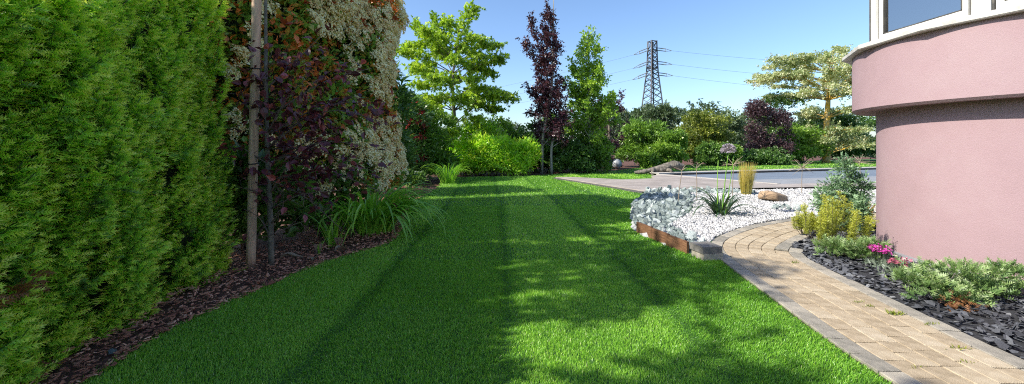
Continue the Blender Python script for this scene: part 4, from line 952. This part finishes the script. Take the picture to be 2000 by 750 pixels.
def spikes(name, label, base, n, spread, h, mat, leaf, size, per, cat='shrub', lean=.35, wood='bark'):
    t = thing(name, label, cat, base); wd = MB(); LP=[]; LD=[]; TN=[]
    for k in range(n):
        a, q = rng.uniform(0, 6.28), spread*math.sqrt(rng.uniform()); b_ = np.array([q*math.cos(a), q*math.sin(a)*.7, 0]); L = h*rng.uniform(.55, 1.05)*(1-.25*(q/spread)**2)
        tip = b_*(1+lean*.9)+[rng.normal(0, .04), rng.normal(0, .04), L]; wd.tube([b_*.6, (b_+tip)/2, tip], [.006, .004, .002], 3, cap=False)
        s_ = rng.uniform(.30, 1, per); LP.append(b_+(tip-b_)*s_[:, None]+rng.normal(0, .012, (per, 3))); LD.append(rng.normal(0, .7, (per, 3))+[0, 0, .8]); TN.append(.1+.6*s_+rng.normal(0, .1, per))
    wd.build('stems', M[wood], t); LP, LD, TN = map(np.concatenate, (LP, LD, TN))
    MB().scatter(leaf, frames(LD, rng.uniform(0, 6, len(LP))), LP, size*rng.uniform(.7, 1.2, len(LP)), TN).build('foliage', mat, t); return t
g = G(1625, 493); spikes('heath', 'yellow-green upright heath with many spiky stems at the bend of the path', (g[0], g[1], .04), 30, .38, .80, M['heather'], NEED[1], .044, 95)
g = G(1583, 466); spikes('heath', 'small yellow-green heath clump leaning over the path edge, left of the tall one', (g[0], g[1]+.1, .04), 22, .20, .38, M['heather'], NEED[1], .046, 60)
g = G(1694, 434); t = thing('sedge', 'bronze and orange arching sedge against the foot of the pink wall', 'grass plant', (g[0]-.1, g[1], .03)); straps(t, 70, .55, .016, M['carex'], .14, (.5, 1.9), .3)
def low_juniper(label, base, rx, ry, h, n, dead=None):
    t = bush('low_juniper', label, base, rx, ry, h, n, SP2, .075, M['juniper_low'], 22, lump_r=.36, fill=.15, upright=.5, stems=14, zmin=.02, group='low junipers in the slate bed')
    if dead: MB().scatter(SP2[0], frames(rng.normal(0, 1, (60, 3)), rng.uniform(0, 6, 60)), np.array(dead)+rng.normal(0, 1, (60, 3))*[.06, .04, .035], rng.uniform(.04, .07, 60), rng.uniform(0, 1, 60)).build('dead_foliage', M['yew_brown'], t)
g = G(1660, 508); low_juniper('low green juniper left of the bright pink flowers', (g[0], g[1], .03), .36, .30, .30, 800)
g = G(1850, 592); low_juniper('wide low juniper with a brown dead patch nearest the camera', (g[0]+.03, g[1]+.06, .03), .40, .26, .34, 900, (-.14, -.24, .05))
g = G(1935, 580); low_juniper('right arm of the wide low juniper reaching towards the frame edge', (g[0]+.06, g[1]+.06, .03), .34, .22, .26, 650)
def dianthus(px, py, label, mat, n, r_, h):
    g = G(px, py); t = thing('dianthus', label, 'flower', (g[0], g[1], .035)); k = 240; d = unit(rng.normal(0, .7, (k, 3))+[0, 0, .75])
    MB().scatter(NARROW, frames(d, rng.uniform(0, 6, k)), np.c_[rng.normal(0, r_*.55, (k, 2)), np.zeros(k)], rng.uniform(.07, .12, k), rng.uniform(0, 1, k)).build('foliage', M['glaucous'], t)
    stm = MB(); fm = MB(); pet = T([[0,0,0],[-.35,.8,.1],[0,.95,.0],[.35,.8,.1]], [[0,2,1],[0,3,2]])
    for j in range(n):
        a, q = rng.uniform(0, 6.28), r_*math.sqrt(rng.uniform()); p = np.array([q*math.cos(a), q*math.sin(a)*.8, h*rng.uniform(.75, 1.1)]); stm.tube([[p[0]*.6, p[1]*.6, 0], p], .002, 3, cap=False)
        ax = unit(np.array([p[0]*2, p[1]*2-.35, .6])+rng.normal(0, .3, 3)); an = np.arange(6)*1.047; fr_ = frames(ax[None])[0]
        dirs = np.stack([fr_[:, 0]*math.cos(x)+fr_[:, 2]*math.sin(x)+ax*.25 for x in an]); fm.scatter(pet, frames(dirs), np.tile(p, (6, 1)), rng.uniform(.020, .030, 6), rng.uniform(.2, .9, 6))
    stm.build('stems', M['glaucous'], t); fm.build('flowers', mat, t)
dianthus(1719, 524, 'cushion of bright magenta pinks in the slate, farther of the two', M['pink_bright'], 48, .12, .21); dianthus(1757, 545, 'cushion of faded dusty pink flowers in the slate, nearer of the two', M['pink_dusty'], 34, .10, .17)

# ------------------------------------------------------------------ reptile sculpture
g = G(1290, 341); sc_ = thing('reptile_sculpture', 'weathered grey reptile sculpture lying on the grass beside the terrace', 'sculpture', (g[0], g[1], 0))
sp = spline([(-1.30,.1,.10),(-.95,0,.14),(-.55,-.06,.20),(-.1,0,.27),(.25,.02,.36),(.55,0,.50),(.78,-.02,.52),(.98,-.02,.47),(1.22,-.03,.42)], 90)
rad = np.interp(np.linspace(0, 1, 90), [0, .12, .3, .5, .62, .72, .80, .88, .97, 1], [.06, .09, .13, .19, .20, .17, .20, .16, .12, .06])
mb = MB(); mb.tube(sp, rad, 24); V_ = mb.V[0]; V_ *= 1; nrm_ = wob(V_, 17, 1)*.022+wob(V_, 41, 2)*.014+.012*np.abs(np.sin(V_[:, 0]*38)); c_ = np.r_[np.repeat(sp, 24, 0), sp[:1], sp[-1:]]
mb.V[0] = V_+unit(V_-c_)*nrm_[:, None]; mb.V[0][:, 2] = np.maximum(mb.V[0][:, 2], -.02); mb.build('body', M['sculpture'], sc_, smooth=True)
jw = MB().tube(spline([(.72,-.02,.40),(.98,-.03,.30),(1.18,-.03,.30)], 14), np.linspace(.11, .05, 14), 14); jw.V[0] += (wob(jw.V[0], 30, 4)*.015)[:, None]*[1,1,1]; jw.build('lower_jaw', M['sculpture'], sc_, smooth=True)
for (x, s_, kx) in ((.28, -1, .2), (.34, 1, .2), (-.42, -1, -.12), (-.36, 1, -.12)):
    lg = MB().tube(spline([(x, s_*.10, .26), (x+kx*.6, s_*.28, .24), (x+kx, s_*.34, .04), (x+kx+.16, s_*.38, .02)], 16), np.linspace(.10, .045, 16), 12); lg.V[0] += (wob(lg.V[0], 28, 6)*.014)[:, None]; lg.build('leg', M['sculpture'], sc_, smooth=True)
for s_ in (-1, 1): MB().add(rock_template(2, 2, 0)[0]*[.05,.035,.035]+[.80, s_*.12-.02, .66], rock_template(2, 2, 0)[1]).build('brow', M['sculpture'], sc_, smooth=True)
cr = MB()
for x in np.linspace(-1.1, .6, 26): k = int(np.argmin(abs(sp[:, 0]-x))); cr.box(sp[k]+[0, 0, rad[k]+.005], (.05, .03, .055), 0, taper=.3)
cr.build('back_ridge', M['sculpture'], sc_)

# ------------------------------------------------------------------ background trees and shrubs
def at(px, Yd, z=0.): return ((px-1000)/F*Yd, Yd, z)
def zat(py, Yd): return CAMH-(py-HZ)/F*Yd
# airy oak
H_ = zat(18, 20.5); lim = []
r_ = np.random.default_rng(12)
for k in range(38):
    z = 1.5+(H_-2.7)*(k/37.)**.95; a = k*2.4; prof = np.interp(z, [1.5, 3.2, 5, 6.5, H_-1.2], [2.5, 2.9, 2.9, 2.3, 1.0])*r_.uniform(.6, 1.08); lim.append((z, (prof*math.cos(a), prof*math.sin(a), z+prof*.22+r_.normal(0, .15))))
tree('oak_tree', 'airy young oak with layered yellow-green branches behind the lime shrubs', 'tree', at(884, 20.5), [(0,0,0,.15),(.1,0,2.5,.12),(.0,0,5,.08),(.25,0,7,.04),(.45,0,H_-.1,.012)],
     lim+[(6.2, (-.9,.2,H_-.6)), (6.4, (1.0,0,H_-.1)), (5.5, (-1.8,0,H_-.9)), (5, (2.5,.2,6.2)), (3.4, (3.0,-.2,4.0))], CL_OAK, .255, 4, (M['oak'], M['bark']), (.6, 18), flat=.35, start=.28, droop=.12)
# purple and green columns
H_ = zat(-8, 20.2)
tree('purple_column_tree', 'tall narrow dark purple column tree at the end of the lawn', 'tree', at(1072, 20.2), [(-.36,0,-.02,.075),(-.30,0,2.0,.07),(.15,0,4.5,.06),(.25,0,H_,.015)],
     cyl_limbs(46, 1.5, H_-.9, lambda u: np.interp(u, [0,.15,.45,.8,1], [.95,1.0,.55,.36,.15]), 1.15, 3)+[(3, (-1.25,0,4.6)), (3.4, (-1.3,.1,7.0)), (4, (-.95,0,8.2))], CL_BR, .24, 4, (M['beech_purple'], M['bark_pale']), (.33, 16), start=.15, spread=.6)
tree('purple_column_tree', 'thin pale-trunked purple tree standing close beside the tall purple column', 'tree', at(1079, 20.0), [(-.05,0,-.02,.07),(-.02,0,1.6,.06),(.5,.1,3.2,.04),(.9,.1,4.4,.012)],
     cyl_limbs(16, 1.2, 3.9, lambda u: np.interp(u, [0,.5,1], [.6,1.1,.5]), .5, 4), CL_BR, .2, 3, (M['beech_purple'], M['bark_pale']), (.35, 12), start=.2, tone=.14)
H_ = zat(50, 21.0)
tree('green_column_tree', 'narrow bright green column tree right of the tall purple one', 'tree', at(1152, 21.0), [(0,0,-.02,.10),(.0,0,2.5,.08),(-.05,0,5,.05),(-.1,0,H_,.012)],
     cyl_limbs(40, 1.2, H_-.7, lambda u: np.interp(u, [0,.2,.5,.8,1], [1.1,1.25,.72,.52,.2]), 1.0, 6)+[(3.0, (-1.0,0,6.1)), (3.2, (-1.15,0,5.0)), (3.0, (1.3,0,3.6)), (2.6, (1.5,.2,2.9))], CL_OV, .28, 4, (M['column_green'], M['bark_pale']), (.38, 11), start=.15, spread=.6)
tree('dark_plum_tree', 'dark plum-leaved tree showing behind the green column tree', 'tree', at(1190, 23.5), [(0,0,-.02,.12),(0,0,2,.09),(0,0,4.3,.02)], cyl_limbs(20, 1.6, 4.4, lambda u: np.interp(u, [0,.5,1], [.8,1.2,.7]), .4, 8), CL_BR, .24, 3, (M['beech_purple'], M['bark']), (.4, 11))
# lime shrubs at the end of the lawn
LIMES = [(905, 19.2, 1.05, 1.9, 'left lime-green shrub at the end of the lawn'), (958, 19.0, 1.15, 2.05, 'middle lime-green shrub at the end of the lawn'), (1012, 19.3, .85, 1.75, 'right lime-green shrub next to the pale trunks')]
for px, Yd, rx, h, lab in LIMES: bush('lime_shrub', lab, at(px, Yd+.4), rx, .8, h, 1500, CL_NAR, .23, M['lime'], 22, group='lime shrubs at the end of the lawn', lump_r=.40, zmin=.05)
bush('lime_shrub', 'taller lime-green shrub behind the others under the oak', at(925, 20.8), 1.5, .8, 2.6, 1500, CL_NAR, .24, M['lime'], 20, group='lime shrubs at the end of the lawn', tone=-.1)
# left border beyond the photinia
bush('dark_shrub', 'dark green shrub with narrow leaves just beyond the photinia', (-4.15, 11.9, 0), .95, 1.0, 4.0, 3400, CL_NAR, .26, M['dark_green'], 30, lump_r=.36, shape=.6)
t = bush('pieris', 'green shrub with scarlet young leaves behind the half hidden white globe', (-4.75, 15.9, 0), 1.1, 1.2, 3.7, 3000, CL_NAR, .26, M['dark_green'], 30, lump_r=.36, shape=.6, tone=.05)
k = 90; a = rng.uniform(-1.2, .6, k); zr = rng.choice([.9, 1.3, 1.8, 2.3, 2.8], k)+rng.normal(0, .12, k); P = np.c_[.98*np.cos(a), 1.05*np.sin(a), zr]
MB().scatter(CL_OV[0], frames(np.c_[np.cos(a), np.sin(a), np.full(k, .5)]), P, rng.uniform(.2, .3, k), rng.uniform(.1, .7, k)).build('young_leaves', M['red_leaf'], t)
bush('dark_shrub', 'dark green shrub in the back left corner of the lawn', (-4.0, 17.2, 0), 1.3, 1.2, 3.0, 2600, CL_NAR, .26, M['mid_green'], 24, lump_r=.38, shape=.6, tone=-.12)
bush('dark_shrub', 'small leafy shrub half hiding the left white globe', (-3.66, 14.0, 0), .30, .25, .55, 420, CL_NAR, .16, M['dark_green'], 10)
# back row
bush('green_shrub', 'mid green shrub filling the gap between the oak and the purple column', at(1012, 24), 2.0, 1.0, 3.5, 2600, CL_OV, .28, M['mid_green'], 28, lump_r=.34)
bush('green_shrub', 'mid green shrub glimpsed between the purple and green column trees', at(1100, 24.5), 1.7, .9, 3.6, 2400, CL_OV, .28, M['mid_green'], 26, lump_r=.34)
bush('dark_shrub', 'dark evergreen shrub filling the gap behind the purple column trunks', at(1048, 22.2), 1.7, .9, 3.0, 3000, CL_OV, .26, M['dark_green'], 28, lump_r=.34)
bush('dark_shrub', 'dark green shrub with pale flecks below the green column tree', at(1118, 20.8), 1.25, .7, 2.1, 2400, CL_OV, .22, M['dark_green'], 26, lump_r=.36, tone=.1)
bush('dark_shrub', 'mid green shrub at the foot of the green column tree', at(1158, 21.4), 1.0, .7, 2.3, 2000, CL_OV, .22, M['mid_green'], 22, lump_r=.38, tone=-.1)
bush('purple_shrub', 'small dark purple shrub beside the far white globe', at(1187, 25.4), .85, .6, 1.9, 1300, CL_BR, .20, M['beech_purple'], 16)
bush('green_shrub', 'dark feathery green shrub at the left end of the far hedge row', at(1256, 27.5), 1.7, 1.2, 3.5, 3600, CL_NAR, .30, M['mid_green'], 30, lump_r=.34, tone=-.14)
bush('green_shrub', 'bright green rounded shrub in front of the hedge row, left of the sculpture head', at(1300, 25.9), 1.45, .9, 2.5, 3200, CL_OV, .24, M['mid_green'], 28, lump_r=.36, tone=.06)
bush('green_shrub', 'small bright green shrub low at the foot of the hedge row', at(1262, 25.2), .65, .5, 1.1, 900, CL_OV, .22, M['mid_green'], 14, tone=.12)
bush('olive_shrub', 'large olive-yellow twiggy shrub in the middle of the hedge row', at(1385, 29.3), 2.7, 1.3, 4.5, 6200, CL_OV, .24, M['olive'], 44, lump_r=.30, upright=.6)
bush('dark_shrub', 'low dark green shrub between the sculpture and the plum-coloured shrub', at(1402, 28.2), 1.6, .8, 1.9, 2600, CL_OV, .24, M['dark_green'], 24, tone=.02)
bush('green_shrub', 'lighter green tuft of shrub behind the lilac flower head', at(1430, 27.9), .6, .5, 1.4, 700, CL_OV, .22, M['mid_green'], 12, tone=.14)
bush('plum_shrub', 'tall dark plum-coloured shrub in the hedge row', at(1498, 31), 2.1, 1.1, 5.5, 4600, CL_BR, .27, M['plum'], 36, lump_r=.32, shape=.7)
bush('dark_shrub', 'low dark green shrub at the foot of the plum-coloured shrub', at(1490, 29.6), 2.0, .7, 1.3, 1700, CL_OV, .24, M['dark_green'], 24, tone=-.05)
bush('dark_shrub', 'dark green shrub with airy top behind the plum-coloured one', at(1535, 34), 2.5, 1.2, 6.3, 2600, CL_OV, .3, M['dark_green'], 28, lump_r=.30, shape=.8)
bush('green_shrub', 'wide mid-green shrub between the plum shrub and the lichened trunk', at(1566, 32.3), 2.3, 1.1, 3.5, 4200, CL_OV, .24, M['mid_green'], 34, lump_r=.32, tone=-.02)
bush('dark_shrub', 'dark hedge shrub in the shade behind the lichened trunk', at(1640, 37), 3.3, 1.2, 4.6, 3800, CL_OV, .3, M['dark_green'], 30, lump_r=.34)
bush('dark_shrub', 'dark hedge shrub beside the pink wall edge', at(1725, 38), 3.3, 1.2, 4.4, 3000, CL_OV, .3, M['dark_green'], 28, lump_r=.34)
# variegated dogwood in tiers
Yd = 33.0; H_ = zat(90, Yd); lim = []
r_ = np.random.default_rng(4)
for (z, L, nl, ph0) in ((1.5, 3.4, 5, .3), (2.8, 3.0, 6, 1.0), (4.2, 3.6, 8, .5), (5.6, 4.2, 10, .2), (6.9, 5.0, 11, .0), (8.0, 4.2, 9, .4), (8.8, 2.6, 7, .8)):
    for k in range(nl):
        a = ph0+k*2*math.pi/nl+r_.normal(0, .15); l = L*r_.uniform(.7, 1.08); l *= .62 if (math.cos(a) < 0 and z < 5) else 1; lim.append((z-.4, (l*math.cos(a), l*math.sin(a), z+.10*l+r_.normal(0, .15))))
lim += [(6.3, (-6.4,0,7.0)), (6.6, (-5.5,.6,7.5)), (7.6, (-4.6,-.3,8.9)), (1.0, (3.0,-.8,2.1)), (1.0, (1.9,-1.0,1.7))]
tree('dogwood_tree', 'cream variegated dogwood in flat tiers with orange lichen on its trunk', 'tree', at(1614, Yd), [(0,0,-.05,.30),(.0,0,1.5,.26),(.05,0,3.5,.22),(.2,0,6,.14),(.5,0,8.4,.06),(.6,0,H_,.02)],
     lim, CL_OV, .30, 4, (M['variegated'], M['bark_lichen']), (.7, 10), flat=.26, start=.30, wood_r=1.3, spread=.7)
# wire fence with a glimpse of the field
fn = thing('wire_fence', 'thin wire mesh fence glimpsed between the shrubs behind the far globe', 'fence', at(1206, 29.5))
for k in range(27): MB().box((-1.3+.1*k, 0, 1.0), (.012, .012, 1.5)).build('bar', M['steel'], fn)
for z in (.3, .9, 1.5, 1.74): MB().box((0, .012, z), (2.7, .012, .02)).build('rail', M['steel'], fn)
for x in (-1.33, 1.33): MB().box((x, 0, .88), (.06, .06, 1.85)).build('post', M['steel'], fn)
# far trees behind the hedge row
for px, Yd, py, rx, lab in ((1262, 75, 208, 6.5, 'far pale green tree below the left leg of the pylon'), (1330, 82, 206, 7.5, 'far pale green tree right of the pylon'), (1290, 70, 196, 2.4, 'thin far tree rising between the pylon legs'),
                            (1392, 66, 178, 4.6, 'far slim tree rising above the olive shrub'), (1450, 90, 212, 8.0, 'far green tree behind the plum shrub'), (1230, 95, 215, 6.0, 'far green tree at the left end of the distant trees'), (1185, 90, 228, 8, 'far low green tree behind the wire fence'), (1020, 100, 238, 9, 'far low green tree glimpsed behind the oak'), (1560, 95, 225, 9, 'far green tree behind the dogwood')):
    bush('far_tree', lab, at(px, Yd), rx, rx*.7, zat(py, Yd), 2600, CL_OV, Yd*.0088+.1, M['far_green'], 28, cat='tree', lump_r=.34, group='distant trees', shape=.8)
sheet('far_field', [(-20,60),(70,62),(160,125),(-60,125)], -.02, M['ground'])

# ------------------------------------------------------------------ pylon and conductors
Yp = 136.0; px0 = at(1274, Yp); py_ = thing('pylon', 'tall steel lattice pylon standing beyond the trees', 'pylon', px0); HT = zat(80, Yp)
def hw(z): return np.interp(z, [0, 27.5, 33.2, HT], [4.4, 1.55, 1.3, 1.2])
rot = R(18)
def corner(k, z): w_ = hw(z); a = rot+math.pi/4+k*math.pi/2; return np.array([w_*1.25*math.cos(a), w_*1.25*math.sin(a), z])
for k in range(4):
    zs = np.array([0, 9, 18, 27.5, 33.2, HT]); MB().tube(np.array([corner(k, z) for z in zs]), .24, 4).build('leg', M['steel'], py_)
lev = [0, 7.5, 13.2, 15.6, 18, 20.2, 22.2, 24, 25.8, 27.5, 29, 30.5, 32, 33.2, 35.2, HT-.2]
for i, (z0, z1) in enumerate(zip(lev[:-1], lev[1:])):
    mb = MB()
    for k in range(4):
        mb.tube([corner(k, z0), corner(k+1, z1)], .11, 4); mb.tube([corner(k+1, z0), corner(k, z1)], .11, 4)
        if i in (1, 2, 9, 13, 14): mb.tube([corner(k, z1), corner(k+1, z1)], .15, 4)
    mb.build('bracing', M['steel'], py_)
ends_ = {}
for zi, zz in enumerate((HT-3.2, HT-8.0, HT-12.0)):
    for s_, dz_, L in ((-1, -1.6, 5.2), (1, .2, 5.4)):
        tip = np.array([s_*(hw(zz)+L), -.5*s_, zz+(dz_ if s_ < 0 else dz_*-2)]); c = np.array([s_*hw(zz)*.95, 0, zz+.4])
        mb = MB()
        for o_ in (-.42, .42): mb.tube([c+[0, 0, o_], c+(tip-c)*.62+[0, 0, o_]], .16, 6)
        mb.tube([c+(tip-c)*.62+[0, 0, .5], c+(tip-c)*.62+[0, 0, -.5]], .1, 4); mb.tube([c+(tip-c)*.62+[0, 0, .45], tip], .09, 4); mb.tube([c+(tip-c)*.62-[0, 0, .45], tip], .09, 4)
        mb.build('insulator', M['insulator'], py_)
        p = np.array(px0)+tip; far = p+(np.array([150, -10, -6.0-1.5*zi]) if s_ > 0 else np.array([-150, 110, -9.]))
        t_ = np.linspace(0, 1, 60); cv = p[None]+(far-p)[None]*t_[:, None]; cv[:, 2] -= 7*4*t_*(1-t_)*.5
        side = 'right' if s_ > 0 else 'left'; rank = ('highest', 'middle', 'lowest')[zi]
        o = MB().tube(cv-p, .032, 4).build('power_cable', M['wire'], None, loc=p); tag(o, f'{rank} of the three power cables leaving the pylon to the {side}', 'cable', 'power cables on the pylon')

# ------------------------------------------------------------------ neighbour's trees behind the hedge (out of frame; they shade the lawn)
for (x, y, z0_, H_, rr_, lab, sd, nl) in ((-6.3, 2.2, 5.3, 8.2, .95, 'neighbour tree behind the yew hedge, out of frame beside the camera', 3, 24), (-6.6, 3.5, 5.6, 7.9, .7, 'neighbour tree behind the far end of the yew hedge, out of frame', 5, 16), (-6.4, -.1, 5.8, 7.6, .6, 'neighbour tree behind the yew hedge, out of frame behind the camera', 7, 16)):
    tree('neighbour_tree', lab, 'tree', (x, y, 0), [(0,0,-.05,.2),(0,0,3,.15),(0,0,H_,.03)], cyl_limbs(nl, z0_, H_-.4, lambda u: rr_*np.interp(u, [0,.4,.7,1], [.85,1,.6,.3]), .3, sd), CL_OV, .30, 3, (M['mid_green'], M['bark']), (.45, 8), group="neighbour's trees")
